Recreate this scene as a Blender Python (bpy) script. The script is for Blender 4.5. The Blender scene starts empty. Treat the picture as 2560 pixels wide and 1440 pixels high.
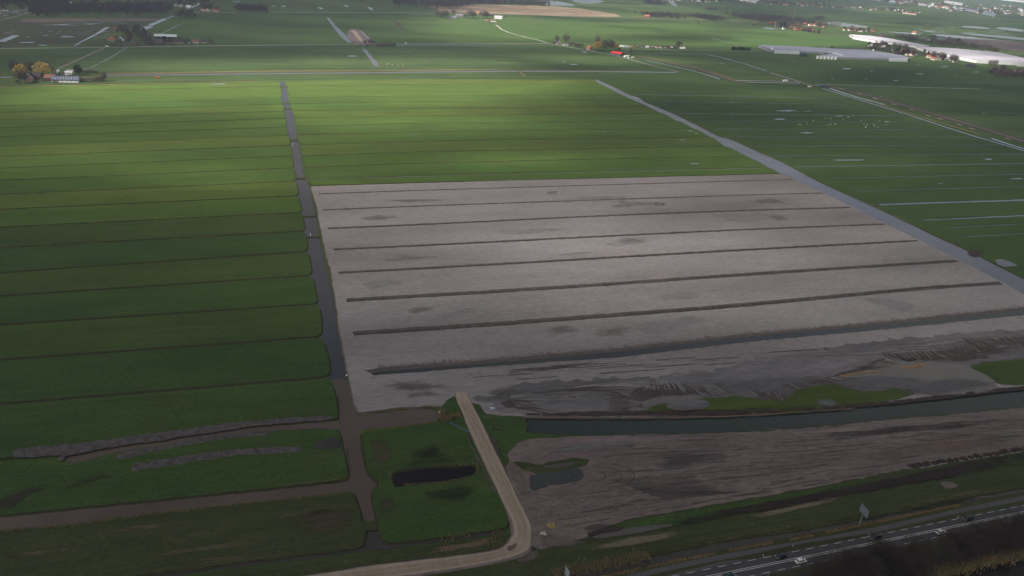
import bpy, bmesh, math, random
import numpy as np
from mathutils import Vector, Matrix, noise
from mathutils.geometry import tessellate_polygon
R=random.Random(7)
C=bpy.context.scene.collection
rad=math.radians
# ---------------------------------------------------------------- camera model
F=1950.; H=190.; M=.075; Y0=-245.; CX,CY=1280.,720.
rr=math.atan(M); dd=(CY-(Y0+M*CX))*math.cos(rr); TH=math.atan(dd/F)
def ray0(x,y):
    u=(x-CX)/F; v=(y-CY)/F
    a=u*math.cos(rr)+v*math.sin(rr); b=-u*math.sin(rr)+v*math.cos(rr)
    return a, math.cos(TH)-b*math.sin(TH), -(math.sin(TH)+b*math.cos(TH))
a_,b_,_=ray0(650,-197); YAW=math.atan2(a_,b_)      # the main ditch runs along +Y
cy_,sy_=math.cos(YAW),math.sin(YAW)
def rot(a,b): return a*cy_-b*sy_, a*sy_+b*cy_
def P(x,y,z=0.):
    a,b,c=ray0(x,y); t=(H-z)/-c; X,Y=rot(a*t,b*t); return Vector((X,Y,z))
def ppm(x,y):                                       # pixels per metre at a pixel
    a,b,c=ray0(x,y); t=H/-c; return F/t
def W(ps,z=0.): return [P(x,y,z) for x,y in ps]
_r0=Vector((1,0,0)); _f=Vector((0,math.cos(TH),-math.sin(TH))); _u0=Vector((0,math.sin(TH),math.cos(TH)))
_R=math.cos(rr)*_r0+math.sin(rr)*_u0; _U=-math.sin(rr)*_r0+math.cos(rr)*_u0
RY=Matrix.Rotation(YAW,3,'Z'); camR=RY@_R; camU=RY@_U; camF=RY@_f
def PX(w):                                          # forward projection
    d=Vector(w)-Vector((0,0,H)); z=d.dot(camF); return CX+F*d.dot(camR)/z, CY-F*d.dot(camU)/z
cam=bpy.data.cameras.new('camera'); co=bpy.data.objects.new('camera',cam); C.objects.link(co)
m=Matrix((camR,camU,-camF)).transposed().to_4x4(); m.translation=Vector((0,0,H)); co.matrix_world=m
cam.sensor_width=36; cam.lens=F/2560*36; cam.clip_start=1; cam.clip_end=60000
bpy.context.scene.camera=co
# ---------------------------------------------------------------- materials
def mat(name,col,rough=.8,col2=None,scale=.3,stretch=(1,1,1),col3=None,fine=None,bump=0.,spec=.3,bscale=None,metal=0,contrast=.25,finestr=.35,detail=6,fleck=None):
    m=bpy.data.materials.new(name); m.use_nodes=True; nt=m.node_tree; N=nt.nodes; L=nt.links
    b=N['Principled BSDF']; b.inputs['Roughness'].default_value=rough; b.inputs['Specular IOR Level'].default_value=spec
    b.inputs['Metallic'].default_value=metal
    b.inputs['Base Color'].default_value=(*col,1)
    if col2 is None and not bump: return m
    g=N.new('ShaderNodeNewGeometry'); mp=N.new('ShaderNodeMapping'); mp.inputs['Scale'].default_value=stretch
    L.new(g.outputs['Position'],mp.inputs['Vector'])
    if col2 is not None:
        n=N.new('ShaderNodeTexNoise'); n.inputs['Scale'].default_value=scale; n.inputs['Detail'].default_value=detail; n.inputs['Roughness'].default_value=.6
        L.new(mp.outputs[0],n.inputs['Vector'])
        cr=N.new('ShaderNodeValToRGB'); e=cr.color_ramp.elements
        e[0].position=.5-contrast; e[1].position=.5+contrast; e[0].color=(*col,1); e[1].color=(*col2,1)
        if col3: q=cr.color_ramp.elements.new(.5); q.color=(*col3,1)
        L.new(n.outputs[0],cr.inputs[0]); out=cr.outputs[0]
        if fine:
            f=N.new('ShaderNodeTexNoise'); f.inputs['Scale'].default_value=fine; f.inputs['Detail'].default_value=4
            L.new(mp.outputs[0],f.inputs['Vector'])
            mr=N.new('ShaderNodeMapRange'); mr.inputs[1].default_value=.25; mr.inputs[2].default_value=.75
            mr.inputs[3].default_value=1-finestr; mr.inputs[4].default_value=1+finestr; L.new(f.outputs[0],mr.inputs[0])
            mx=N.new('ShaderNodeVectorMath'); mx.operation='SCALE'; L.new(out,mx.inputs[0]); L.new(mr.outputs[0],mx.inputs['Scale']); out=mx.outputs[0]
        if fleck:
            f=N.new('ShaderNodeTexNoise'); f.inputs['Scale'].default_value=.22; f.inputs['Detail'].default_value=12; f.inputs['Roughness'].default_value=.78
            L.new(mp.outputs[0],f.inputs['Vector']); mr=N.new('ShaderNodeMapRange'); mr.inputs[1].default_value=.585; mr.inputs[2].default_value=.68; mr.inputs[4].default_value=.75; L.new(f.outputs[0],mr.inputs[0])
            q=N.new('ShaderNodeMix'); q.data_type='RGBA'; L.new(mr.outputs[0],q.inputs[0]); L.new(out,q.inputs[6]); q.inputs[7].default_value=(*fleck,1); out=q.outputs[2]
        L.new(out,b.inputs['Base Color'])
    if bump:
        f=N.new('ShaderNodeTexNoise'); f.inputs['Scale'].default_value=bscale or 1.; f.inputs['Detail'].default_value=5
        L.new(mp.outputs[0],f.inputs['Vector'])
        bp=N.new('ShaderNodeBump'); bp.inputs['Distance'].default_value=bump; bp.inputs['Strength'].default_value=1
        L.new(f.outputs[0],bp.inputs['Height']); L.new(bp.outputs[0],b.inputs['Normal'])
    return m
def grassmat(name,ca,cb,cc,cd,streak=.5):
    """large patches, streaks along the strips, fine tufts, worn and yellowed spots"""
    m=bpy.data.materials.new(name); m.use_nodes=True; nt=m.node_tree; N=nt.nodes; L=nt.links
    b=N['Principled BSDF']; b.inputs['Roughness'].default_value=.9; b.inputs['Specular IOR Level'].default_value=.15
    g=N.new('ShaderNodeNewGeometry')
    def nz(scale,st,det=5,ro=.55):
        mp=N.new('ShaderNodeMapping'); mp.inputs['Scale'].default_value=st; L.new(g.outputs['Position'],mp.inputs['Vector'])
        n=N.new('ShaderNodeTexNoise'); n.inputs['Scale'].default_value=scale; n.inputs['Detail'].default_value=det; n.inputs['Roughness'].default_value=ro
        L.new(mp.outputs[0],n.inputs['Vector']); return n.outputs[0]
    def rng(o,a,b2,c,d):
        r=N.new('ShaderNodeMapRange'); r.inputs[1].default_value=a; r.inputs[2].default_value=b2; r.inputs[3].default_value=c; r.inputs[4].default_value=d
        L.new(o,r.inputs[0]); return r.outputs[0]
    def mix(f,x,y):
        q=N.new('ShaderNodeMix'); q.data_type='RGBA'; L.new(f,q.inputs[0])
        for i,v in ((6,x),(7,y)):
            if isinstance(v,tuple): q.inputs[i].default_value=(*v,1)
            else: L.new(v,q.inputs[i])
        return q.outputs[2]
    big=rng(nz(.006,(.45,1,1),4),.35,.65,0,1)
    st=rng(nz(.22,(.015,1,1),7,.75),.38,.62,0,1)
    o=mix(big,ca,cb)
    o=mix(rng(st,0,1,0,streak),o,cc)
    pt=rng(nz(.03,(.5,1,1),6,.7),.62,.78,0,.75)
    o=mix(pt,o,cd)
    fi=rng(nz(1.1,(.5,1,1),7,.8),.3,.7,.55,1.45)
    fm=rng(nz(.05,(.35,1,1),6,.75),.3,.7,.8,1.2)
    fx=N.new('ShaderNodeMath'); fx.operation='MULTIPLY'; L.new(fi,fx.inputs[0]); L.new(fm,fx.inputs[1]); fi=fx.outputs[0]
    v=N.new('ShaderNodeVectorMath'); v.operation='SCALE'; L.new(o,v.inputs[0]); L.new(fi,v.inputs['Scale'])
    L.new(v.outputs[0],b.inputs['Base Color'])
    bp=N.new('ShaderNodeBump'); bp.inputs['Distance'].default_value=.12; L.new(nz(2.5,(1,1,1)),bp.inputs['Height']); L.new(bp.outputs[0],b.inputs['Normal'])
    return m
def water(name,col,rough=.12,rip=.02):
    m=mat(name,tuple(c*.8 for c in col),rough,tuple(c*1.2 for c in col),.03,bump=rip,bscale=1.3,spec=.5,stretch=(1,1,1))
    m.node_tree.nodes['Principled BSDF'].inputs['IOR'].default_value=1.33
    return m
G_lit=grassmat('sunlit_meadow',(.060,.106,.020),(.082,.122,.025),(.044,.082,.018),(.112,.118,.038))  # grass of the sunlit parcels, sunlight put into the colour
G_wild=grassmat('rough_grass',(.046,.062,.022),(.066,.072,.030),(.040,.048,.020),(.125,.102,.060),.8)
G_lit2=grassmat('sunlit_meadow_yellowish',(.070,.110,.021),(.092,.124,.026),(.052,.086,.019),(.122,.120,.040))
G_lit3=grassmat('sunlit_meadow_dark',(.052,.098,.019),(.070,.110,.023),(.040,.074,.017),(.098,.104,.036))
G_shade2=grassmat('shaded_grass_yellowish',(.050,.080,.021),(.066,.092,.025),(.036,.062,.018),(.082,.084,.036))
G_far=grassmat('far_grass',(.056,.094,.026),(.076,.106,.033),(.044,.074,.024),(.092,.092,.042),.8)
G_shade=grassmat('shaded_grass',(.042,.076,.020),(.056,.088,.024),(.032,.060,.018),(.076,.080,.034))  # grass of the cloud-shaded parcels, the shade darkened into its colour
BANK=mat('bank_soil',(.022,.019,.010),.95,(.060,.053,.027),.8,fine=3,bump=.1)
BANKG=mat('grassy_bank',(.035,.042,.016),.95,(.085,.082,.036),.5,fine=3,bump=.1)
REED=mat('dry_reed',(.20,.145,.07),.95,(.33,.25,.13),.6,fine=4)
REEDF=mat('reed_bed',(.15,.11,.075),.95,(.33,.24,.165),.02,fine=.12,stretch=(.3,1,1),contrast=.12,finestr=.4)
SANDY=mat('pale_soil',(.172,.150,.148),.95,(.300,.272,.272),.012,(.3,1,1),(.238,.213,.212),fine=.9,bump=.06,contrast=.17,finestr=.22,detail=15,fleck=(.11,.085,.075))
WETS=mat('wet_soil',(.075,.058,.050),.8,(.135,.108,.096),.5,fine=2,bump=.12)
GREYS=mat('grey_mud',(.078,.068,.069),.85,(.185,.168,.172),.03,(.22,1,1),(.122,.111,.114),fine=.7,bump=.12,contrast=.15,finestr=.3,detail=14,fleck=(.07,.052,.046))
BROWNS=mat('brown_mud',(.118,.083,.077),.88,(.205,.158,.148),.045,(.35,1,1),(.160,.120,.112),fine=.8,bump=.12,contrast=.2,finestr=.3,detail=15,fleck=(.065,.047,.042))
DBROWN=mat('dark_peat',(.034,.022,.019),.9,(.062,.042,.036),.3,fine=2,bump=.15)
MOUND=mat('clay_heap',(.050,.040,.038),.9,(.135,.115,.115),.5,fine=2.2,bump=.3,bscale=1.5)
SAND=mat('sand_road',(.30,.232,.18),.95,(.37,.295,.235),.3,(1,.06,1),fine=1.5,bump=.03,finestr=.1)
TRACK=mat('rutted_sand',(.235,.165,.115),.95,(.29,.215,.155),.5,fine=2)
LSOIL=mat('light_clay',(.20,.18,.175),.85,(.25,.225,.22),.5,fine=1)
ASPH=mat('asphalt',(.062,.058,.064),.85,(.082,.077,.083),.15,(1,1,1),fine=3,finestr=.12)
ASPH2=mat('worn_asphalt',(.085,.078,.078),.9,(.11,.10,.10),.12,fine=3,finestr=.15)
WLINE=mat('road_paint',(.72,.72,.70),.6)
W_GREY=water('canal_water',(.108,.099,.106),.16,.05)
W_SLATE=water('ditch_water',(.040,.037,.042),.1,.04)
W_DARK=water('dark_water',(.018,.014,.013),.1); W_DARK.node_tree.nodes['Principled BSDF'].inputs['Specular IOR Level'].default_value=.2
W_BROWN=water('brown_water',(.100,.070,.052),.15)
W_GREEN=water('green_water',(.030,.038,.031),.14,.06); W_GREEN.node_tree.nodes['Principled BSDF'].inputs['Specular IOR Level'].default_value=.35
W_MUD=water('muddy_puddle',(.135,.112,.100),.25)
W_SKY=water('pool_water',(.23,.235,.26),.05,.004)
W_OLIVE=water('olive_water',(.052,.044,.037),.15)
CONC=mat('concrete',(.30,.29,.27),.9,(.38,.36,.34),.1,fine=2)
# ---------------------------------------------------------------- object helpers
def tag(o,label=None,cat=None,group=None,kind=None):
    if label: o['label']=label
    if cat: o['category']=cat
    if group: o['group']=group
    if kind: o['kind']=kind
    return o
def mesh(name,vs,fs,m,parent=None,mi=None,smooth=False):
    me=bpy.data.meshes.new(name); me.from_pydata([tuple(v) for v in vs],[],fs)
    for q in (m if isinstance(m,(list,tuple)) else [m]): me.materials.append(q)
    if mi: me.polygons.foreach_set('material_index',mi)
    if smooth: me.polygons.foreach_set('use_smooth',[True]*len(fs))
    me.update(); o=bpy.data.objects.new(name,me); C.objects.link(o)
    if parent: o.parent=parent
    return o
def empty(name,loc,rz=0,**k):
    o=bpy.data.objects.new(name,None); C.objects.link(o); o.location=loc; o.rotation_euler=(0,0,rz); o.empty_display_size=.5
    return tag(o,**k) if k else o
def area(l): return sum(l[i].x*l[(i+1)%len(l)].y-l[(i+1)%len(l)].x*l[i].y for i in range(len(l)))/2
def resample(l,step,closed=True,maxn=900):
    n=len(l); out=[]; tot=sum((l[(i+1)%n]-l[i]).length for i in range(n if closed else n-1)); step=max(step,tot/maxn)
    for i in range(n if closed else n-1):
        a,b=l[i],l[(i+1)%n]; k=max(1,int(round((b-a).length/step)))
        for j in range(k): out.append(a.lerp(b,j/k))
    if not closed: out.append(l[-1].copy())
    return out
def chaikin(l,n=2,closed=True):
    for _ in range(n):
        o=[]; m_=len(l)
        if not closed: o.append(l[0])
        for i in range(m_ if closed else m_-1):
            a,b=l[i],l[(i+1)%m_]; o+= [a.lerp(b,.25),a.lerp(b,.75)]
        if not closed: o.append(l[-1])
        l=o
    return l
def jit(l,amp,fr=.25,seed=0.,closed=True):
    n=len(l); out=[]
    for i in range(n):
        a=l[(i-1)%n] if closed or i else l[i]; b=l[(i+1)%n] if closed or i<n-1 else l[i]
        t=(b-a); t.z=0
        if t.length<1e-6: out.append(l[i]); continue
        t.normalize(); q=l[i]
        s=noise.noise(Vector((q.x*fr+seed,q.y*fr,seed)))+.5*noise.noise(Vector((q.x*fr*3+seed,q.y*fr*3,seed)))
        out.append(q+Vector((t.y,-t.x,0))*s*amp)
    return out
def offset(l,d,z=None):
    """closed loop pushed out by d (in if negative)"""
    s=1 if area(l)>0 else -1; n=len(l); out=[]
    for i in range(n):
        a,b,c=l[i-1],l[i],l[(i+1)%n]; t=(c-a); t.z=0
        if t.length<1e-6: t=Vector((1,0,0))
        t.normalize(); q=b+Vector((t.y,-t.x,0))*d*s; q.z=b.z if z is None else z; out.append(q)
    return out
def tess(loops): return [tuple(t) for t in tessellate_polygon([[Vector((p.x,p.y,0)) for p in l] for l in loops])]
def up(vs,fs):
    out=[]
    for f in fs:
        a,b,c=[vs[i] for i in f[:3]]
        out.append(f if (b-a).cross(c-a).z>=0 else f[::-1])
    return out
def sheet(name,px,z,m,amp=.3,step=3.,kind='structure',fr=.25,smooth=1,world=None,**k):
    l=world if world else W(px,z)
    if smooth: l=chaikin(l,smooth)
    l=jit(resample(l,step),amp,fr,R.random()*50) if amp else l
    for p in l: p.z=z
    o=mesh(name,l,up(l,tess([l])),m)
    return tag(o,kind=kind,**k)
def band(pts,wid,z,step=4.,amp=0.,fr=.2,smooth=1):
    """open strip along world points -> verts, faces"""
    l=chaikin(pts,smooth,False) if smooth and len(pts)>2 else pts
    l=resample(l,step,False,400); n=len(l); vs=[]; sd=R.random()*90
    for i,q in enumerate(l):
        t=(l[min(i+1,n-1)]-l[max(i-1,0)]); t.z=0; t.normalize(); nv=Vector((-t.y,t.x,0))
        w=wid if not isinstance(wid,(list,tuple)) else wid[0]+(wid[1]-wid[0])*i/(n-1)
        a=w/2+amp*(noise.noise(Vector((q.x*fr,q.y*fr,sd)))); b=w/2+amp*(noise.noise(Vector((q.x*fr,q.y*fr,sd+7))))
        vs+= [Vector((*(q+nv*a).xy,z)),Vector((*(q-nv*b).xy,z))]
    return vs,[(2*i,2*i+1,2*i+3,2*i+2) for i in range(n-1)]
class MB:
    def __init__(s): s.v=[]; s.f=[]; s.m=[]
    def add(s,v,f,mi=0):
        o=len(s.v); s.v+=[tuple(p) for p in v]; s.f+=[tuple(i+o for i in q) for q in f]; s.m+=[mi]*len(f)
    def box(s,x0,x1,y0,y1,z0,z1,mi=0):
        s.add([(x,y,z) for z in (z0,z1) for y in (y0,y1) for x in (x0,x1)],[(0,2,3,1),(4,5,7,6),(0,1,5,4),(2,6,7,3),(0,4,6,2),(1,3,7,5)],mi)
    def strip(s,px,w,z,mi=0,**k): s.add(*band(W(px,z),w,z,**k),mi)
    def tube(s,a,b,r0,r1=None,n=6,mi=0,cap=True):
        a=Vector(a); b=Vector(b); r1=r0 if r1 is None else r1; d=(b-a).normalized()
        p=d.orthogonal().normalized(); q=d.cross(p); v=[]
        for c,r in ((a,r0),(b,r1)):
            for i in range(n): t=2*math.pi*i/n; v.append(c+p*r*math.cos(t)+q*r*math.sin(t))
        f=[(i,(i+1)%n,n+(i+1)%n,n+i) for i in range(n)]
        if cap: f+=[tuple(range(n))[::-1],tuple(range(n,2*n))]
        s.add(v,f,mi)
    def build(s,name,m,parent=None,smooth=False): return mesh(name,s.v,s.f,m,parent,s.m,smooth)
def ribbon(name,px,w,z,m,kind='structure',label=None,cat=None,**k):
    vs,fs=band(W(px,z),w,z,**k); return tag(mesh(name,vs,up(vs,fs),m),label,cat,kind=kind)
def plate(name,loop,zt,mt,ms,slope=.9,z0=-.02,amp=.3,step=3.,holes=(),hdeep=.1,fr=.25,rill=0.,rnd=1,hslope=1.):
    """raised ground: flat top at zt, sloping banks down to z0; holes get sloping banks to hdeep"""
    l=jit(resample(chaikin(loop,rnd),step,maxn=500),amp,fr,R.random()*50)
    for p in l: p.z=zt
    hs=[]
    for h in holes:
        q=jit(resample(h,step*.8,maxn=420),amp,fr*2,R.random()*50); [setattr(p,'z',zt) for p in q]; hs.append(q)
    vs=[p for a in [l]+hs for p in a]; fs=up(vs,tess([l]+hs)); mi=[0]*len(fs)
    def skirt(lp,d,z):
        o=len(vs); n=len(lp); base=jit(offset(lp,d,z),amp*.6,fr*1.7,3.3); [setattr(p,'z',z) for p in base]
        vs.extend([p.copy() for p in lp]); vs.extend(base)
        for i in range(n):
            j=(i+1)%n; f=(o+i,o+n+i,o+n+j,o+j); a,b,c=vs[f[0]],vs[f[1]],vs[f[2]]
            fs.append(f if (b-a).cross(c-a).z>0 else f[::-1]); mi.append(1)
    skirt(l,slope,z0)
    for h in hs: skirt(h,-hslope,hdeep)
    return tag(mesh(name,vs,fs,[mt,ms],None,mi),kind='structure')
EXPO=1.2; HAZE=0.00013; CT_=.3
# ================================================================ the land
def lerp(a,b,t): return a+(b-a)*t
BIG=30000
gm=MB(); gm.add([(-BIG,-BIG*.4,0),(BIG,-BIG*.4,0),(BIG,BIG*1.5,0),(-BIG,BIG*1.5,0)],[(0,1,2,3)])
tag(gm.build('ground',G_far),kind='structure')
# ---- left edge / right edge of the main ditch
DL=[(700.7,204),(705.5,215),(708,255),(712.8,273),(717,295),(720,317),(725,340),(729.5,362),(734,391),(737.4,419.6),(742,440),(744,452),(749,488),(758,527),(766,576),(774,627),(784,688),(797,752),(804,772),(808,840),(820,876),(828.6,927),(830,949),(838,981),(848,1040)]
DR=[(711,204),(712,221),(719,253),(724,273),(731,292),(736,317),(738.5,340),(744,359),(750,391),(753.5,420),(756,437),(763,452),(773,477),(781,512),(784,535),(788.6,550),(793,582),(800,610),(806,640),(812.6,671),(820.6,703),(832,760),(838,812),(846,853),(856,895),(860.5,933),(864,949),(878,994),(888,1032)]
def ex(tbl,y):
    for (xa,ya),(xb,yb) in zip(tbl,tbl[1:]):
        if ya<=y<=yb: return lerp(xa,xb,(y-ya)/(yb-ya))
    return tbl[0][0] if y<tbl[0][1] else tbl[-1][0]
# water: slate part then brown part
wz=.10
def wsheet(px,m,amp=.35,z=wz,**k): return sheet('water',px,z,m,amp,**k)
ly=[a for a in DL if a[1]<=950]; ry=[a for a in DR if a[1]<=950]
wsheet([(x-8,y) for x,y in ly]+[(x+3,y) for x,y in ry[::-1]],W_SLATE,0.,smooth=0)
BW=[(822,948),(868,946),(880,994),(889,1030),(893,1036),(920,1037),(1000,1026),(1069,1020),(1095,1028),(1098,1040),(1094,1051),(1063,1058),(999,1065),(911,1072),(899,1078),(901,1110),(909.6,1161),(918,1187),(928,1197),(940,1200),(945,1213),(936,1220),(930,1224),(929,1239),(940,1280),(941,1302),(910,1306),(901,1273),(891,1239),(877,1228),(850,1231),(747,1243),(564,1262),(388,1282),(183,1309),(0,1326),(-300,1352),(-300,1318),(0,1294),(212,1271),(425,1250),(764,1215),(850,1207),(869,1203),(874,1190),(869,1168),(856,1110),(851,1070),(664,1077),(478,1102),(345,1122),(285,1133),(199,1156),(172,1158),(163,1150),(166,1142),(299,1114),(445,1086),(598,1066),(830,1054),(849,1052),(846,1040),(838,985)]
wsheet(BW,W_BROWN,.3,z=.11,step=2.5,smooth=1)
wsheet([(918,1329),(944,1328),(950,1348),(966,1364),(1110,1347),(1269,1326),(1272,1332),(1120,1353),(966,1374),(915,1378),(850,1389),(631,1413),(458,1437),(300,1460),(150,1480),(100,1476),(300,1450),(458,1430),(631,1405),(850,1381),(908,1370),(916,1362)],W_OLIVE,.2,z=.11,step=2)
# ---- green parcels left of the main ditch
LT=[(217.3,203.5),(231.3,215),(263.4,244.8),(280.8,260),(299.2,277.8),(319,296),(341,317.5),(365,339),(390.8,364),(419.8,390.8),(450.4,420.5),(485.5,454.5),(523.7,489),(568,531),(619,577.5),(682,628.5),(740,688.5),(812,760),(900,842.5),(1011,943)]
def lline(i,x):   # y of ditch i at x (pixel), straight from x=0 to x=700..830
    a,b=LT[i]; xe=700 if i<12 else ex(DL,b)
    return lerp(a,b,x/xe)
FD=G_shade
gw=[3,2.4,2.2,2.8,2.4,2.6,3.0,1.6,3.0,2.2,2.6,3.2,3.0,3.0,3.2,3.2,3.2,3.4,3.6,3.6]
def worldline(i,dy,xs): return [P(x,lline(i,x),.7)+Vector((0,dy,0)) for x in xs]
for i in range(len(LT)-1):
    xa=-420
    xr_t=ex(DL,lline(i,ex(DL,LT[i][1])))-4; xr_b=ex(DL,LT[i+1][1])-4
    top=worldline(i,-gw[i]*.38,[xa,xr_t]); bot=worldline(i+1,gw[i+1]*.38,[xr_b,xa])
    n=6; ys=[lerp(lline(i,xr_t),lline(i+1,xr_b),k/n) for k in range(1,n)]
    side=[P(ex(DL,y)-3,y,.7) for y in ys]
    # rounded corners
    c=2.0+.1*i
    A=top[1]; B=bot[0]
    loop=[top[0],A+Vector((-c,0,0)),A+Vector((-c*.25,-c*.35,0))]+[s for s in side]+[B+Vector((-c*.25,c*.35,0)),B+Vector((-c,0,0)),bot[1]]
    plate('field',loop,.7 if i>10 else .5,[G_lit,G_lit2,G_lit3,G_lit][(i*7)%4] if i<13 else (FD,G_shade2)[i%2],BANK,slope=.5+.02*i,amp=.28,step=4,rnd=1)
# last parcel down to the spoil ditch, and parcels below
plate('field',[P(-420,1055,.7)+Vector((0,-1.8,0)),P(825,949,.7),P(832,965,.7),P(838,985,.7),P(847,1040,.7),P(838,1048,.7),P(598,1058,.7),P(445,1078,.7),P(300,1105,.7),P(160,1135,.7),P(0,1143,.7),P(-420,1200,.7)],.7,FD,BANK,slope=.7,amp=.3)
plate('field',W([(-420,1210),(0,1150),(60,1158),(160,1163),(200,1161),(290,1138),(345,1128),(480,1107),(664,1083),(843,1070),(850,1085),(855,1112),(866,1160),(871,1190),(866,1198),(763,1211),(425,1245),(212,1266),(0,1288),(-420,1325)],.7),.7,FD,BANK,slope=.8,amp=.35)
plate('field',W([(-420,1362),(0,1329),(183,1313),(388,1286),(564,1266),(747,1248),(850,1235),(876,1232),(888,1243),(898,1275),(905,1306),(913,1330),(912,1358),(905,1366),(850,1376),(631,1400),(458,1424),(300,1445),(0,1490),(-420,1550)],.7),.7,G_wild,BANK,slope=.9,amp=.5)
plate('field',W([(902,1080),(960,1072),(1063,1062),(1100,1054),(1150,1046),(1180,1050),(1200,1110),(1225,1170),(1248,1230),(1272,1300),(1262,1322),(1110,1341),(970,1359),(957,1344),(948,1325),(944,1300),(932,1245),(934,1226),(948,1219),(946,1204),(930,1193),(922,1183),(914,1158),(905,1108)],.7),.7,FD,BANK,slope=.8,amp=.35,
  holes=[W([(974,1185),(996,1177),(1040,1168),(1088,1164),(1143,1163),(1178,1159),(1192,1166),(1194,1178),(1184,1189),(1157,1199),(1088,1209),(1040,1213),(986,1218)],.7)],hdeep=.05,hslope=.9)
wsheet([(965,1180),(1180,1150),(1205,1170),(1190,1195),(1000,1225),(970,1220)],W_DARK,0.,z=.14)
ribbon('dam',[(906,1316),(948,1312)],[4.5,4.5],.55,G_wild,amp=.4)
# darker, wet grass hollows either side of the pond
WETG=mat('wet_grass',(.017,.028,.010),.8,(.032,.048,.015),.15,fine=1.5)
# worn / wet patches: feathered sheets with procedural alpha (true stains)
def stain(name,px,z,col,col2,amp=1.5,scale=.25,cover=.5,st=(.4,1,1)):
    m=mat(name,col,.9,col2,.4,fine=2); nt=m.node_tree; N=nt.nodes; L=nt.links
    g=N.new('ShaderNodeNewGeometry'); mp=N.new('ShaderNodeMapping'); mp.inputs['Scale'].default_value=st; L.new(g.outputs['Position'],mp.inputs['Vector'])
    n=N.new('ShaderNodeTexNoise'); n.inputs['Scale'].default_value=scale; n.inputs['Detail'].default_value=8; n.inputs['Roughness'].default_value=.65; L.new(mp.outputs[0],n.inputs['Vector'])
    # feather towards the outline through a painted-in attribute
    at=N.new('ShaderNodeAttribute'); at.attribute_name='cover'
    ad=N.new('ShaderNodeMath'); ad.operation='ADD'; L.new(n.outputs[0],ad.inputs[0]); L.new(at.outputs['Fac'],ad.inputs[1])
    r=N.new('ShaderNodeMapRange'); r.inputs[1].default_value=1.02-cover*.5-.13; r.inputs[2].default_value=1.02-cover*.5+.13; r.inputs[4].default_value=min(1,.45+cover*.5); L.new(ad.outputs[0],r.inputs[0])
    L.new(r.outputs[0],N['Principled BSDF'].inputs['Alpha'])
    l=jit(resample(chaikin(W(px,z),2),4,maxn=120),amp,.1,R.random()*30)
    c=sum(l,Vector())/len(l); vs=[]; rings=6; fs=[]; n_=len(l)
    for k in range(rings):
        for p in l: q=c.lerp(p,1-k/rings); q.z=z; vs.append(q)
    vs.append(Vector((c.x,c.y,z)))
    for k in range(rings-1):
        for i in range(n_): j=(i+1)%n_; fs.append((k*n_+i,k*n_+j,(k+1)*n_+j,(k+1)*n_+i))
    for i in range(n_): fs.append(((rings-1)*n_+i,(rings-1)*n_+(i+1)%n_,len(vs)-1))
    o=mesh('ground_patch',vs,up(vs,fs),m); a=o.data.attributes.new('cover','FLOAT','POINT')
    a.data.foreach_set('value',[.45*math.sin(math.pi/2*k/rings) for k in range(rings) for _ in range(n_)]+[.45])
    return tag(o,kind='structure')
stain('wet_hollow',[(985,1160),(1010,1130),(1060,1105),(1100,1100),(1110,1125),(1150,1150),(1180,1158),(1090,1165),(1010,1175)],.74,(.016,.024,.010),(.026,.036,.013),cover=.42)
stain('wet_hollow',[(1000,1225),(1090,1210),(1180,1200),(1235,1215),(1230,1245),(1190,1260),(1110,1262),(1040,1250)],.74,(.014,.022,.010),(.030,.040,.016),cover=.36)
stain('worn_grass',[(915,1090),(965,1082),(990,1110),(985,1165),(950,1190),(925,1180)],.74,(.07,.06,.035),(.11,.09,.055),cover=.42)
stain('worn_grass',[(930,1235),(990,1230),(1000,1270),(960,1300),(940,1280)],.74,(.06,.055,.03),(.09,.08,.045),cover=.4)
stain('worn_grass',[(700,1255),(860,1238),(895,1250),(905,1320),(860,1360),(700,1380)],.74,(.065,.05,.03),(.10,.08,.05),cover=.45)
stain('wheel_track',[(-60,1280),(0,1240),(80,1210),(150,1205),(100,1235),(40,1262),(0,1285)],.74,(.045,.034,.028),(.06,.045,.035),cover=.5)
for q in ([(100,1345),(400,1300),(600,1285),(620,1296),(420,1318),(120,1360)],[(250,1400),(500,1360),(700,1340),(720,1352),(520,1376),(260,1412)],[(640,1290),(760,1275),(860,1262),(850,1290),(700,1305)],[(-50,1390),(120,1372),(300,1352),(280,1372),(0,1410)],[(330,1420),(600,1385),(820,1365),(700,1385),(400,1425)]): stain('straw_grass',q,.74,(.10,.085,.045),(.15,.125,.07),cover=.42,scale=.35,st=(.2,1,1),amp=2)
stain('worn_grass',[(120,1230),(200,1190),(330,1175),(260,1200),(160,1230)],.74,(.045,.045,.022),(.06,.055,.03),cover=.35)
for p in ([(650,150)],):pass
# ---- parcels between the main ditch and the canal
CT=[((705,204),(1100,198),(1483,198.5)),((713.5,214.5),(1100,210),(1500,209.5)),((720,244),(1100,238.3),(1558,237.8)),((720,259),(1100,253.5),(1580,250)),((728,277),(1100,270.5),(1616,266.9)),((731,294),(1100,288),(1656,283)),((737,315.5),(1100,306.5),(1694,301.5)),((737,337.5),(1100,328),(1737.5,321.5)),((745,362),(1100,351.5),(1778,342)),((751,389),(1100,377.7),(1814,365)),((755,418),(1100,405.7),(1869,390)),((764,449),(1100,437),(1905,418.5)),((775,463.5),(1100,454.5),(1957,433.5))]
CL=[(1483,199),(1503,210),(1559,238),(1616,263),(1656,283),(1694,302),(1738,322),(1778,342.5),(1814,366),(1900,404.4),(1920,416),(1957.5,435),(1991,450),(2062,483),(2134,519),(2216,560.6),(2306,603.7),(2404,652.5),(2512,708.8),(2560,736),(2900,905)]
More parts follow.
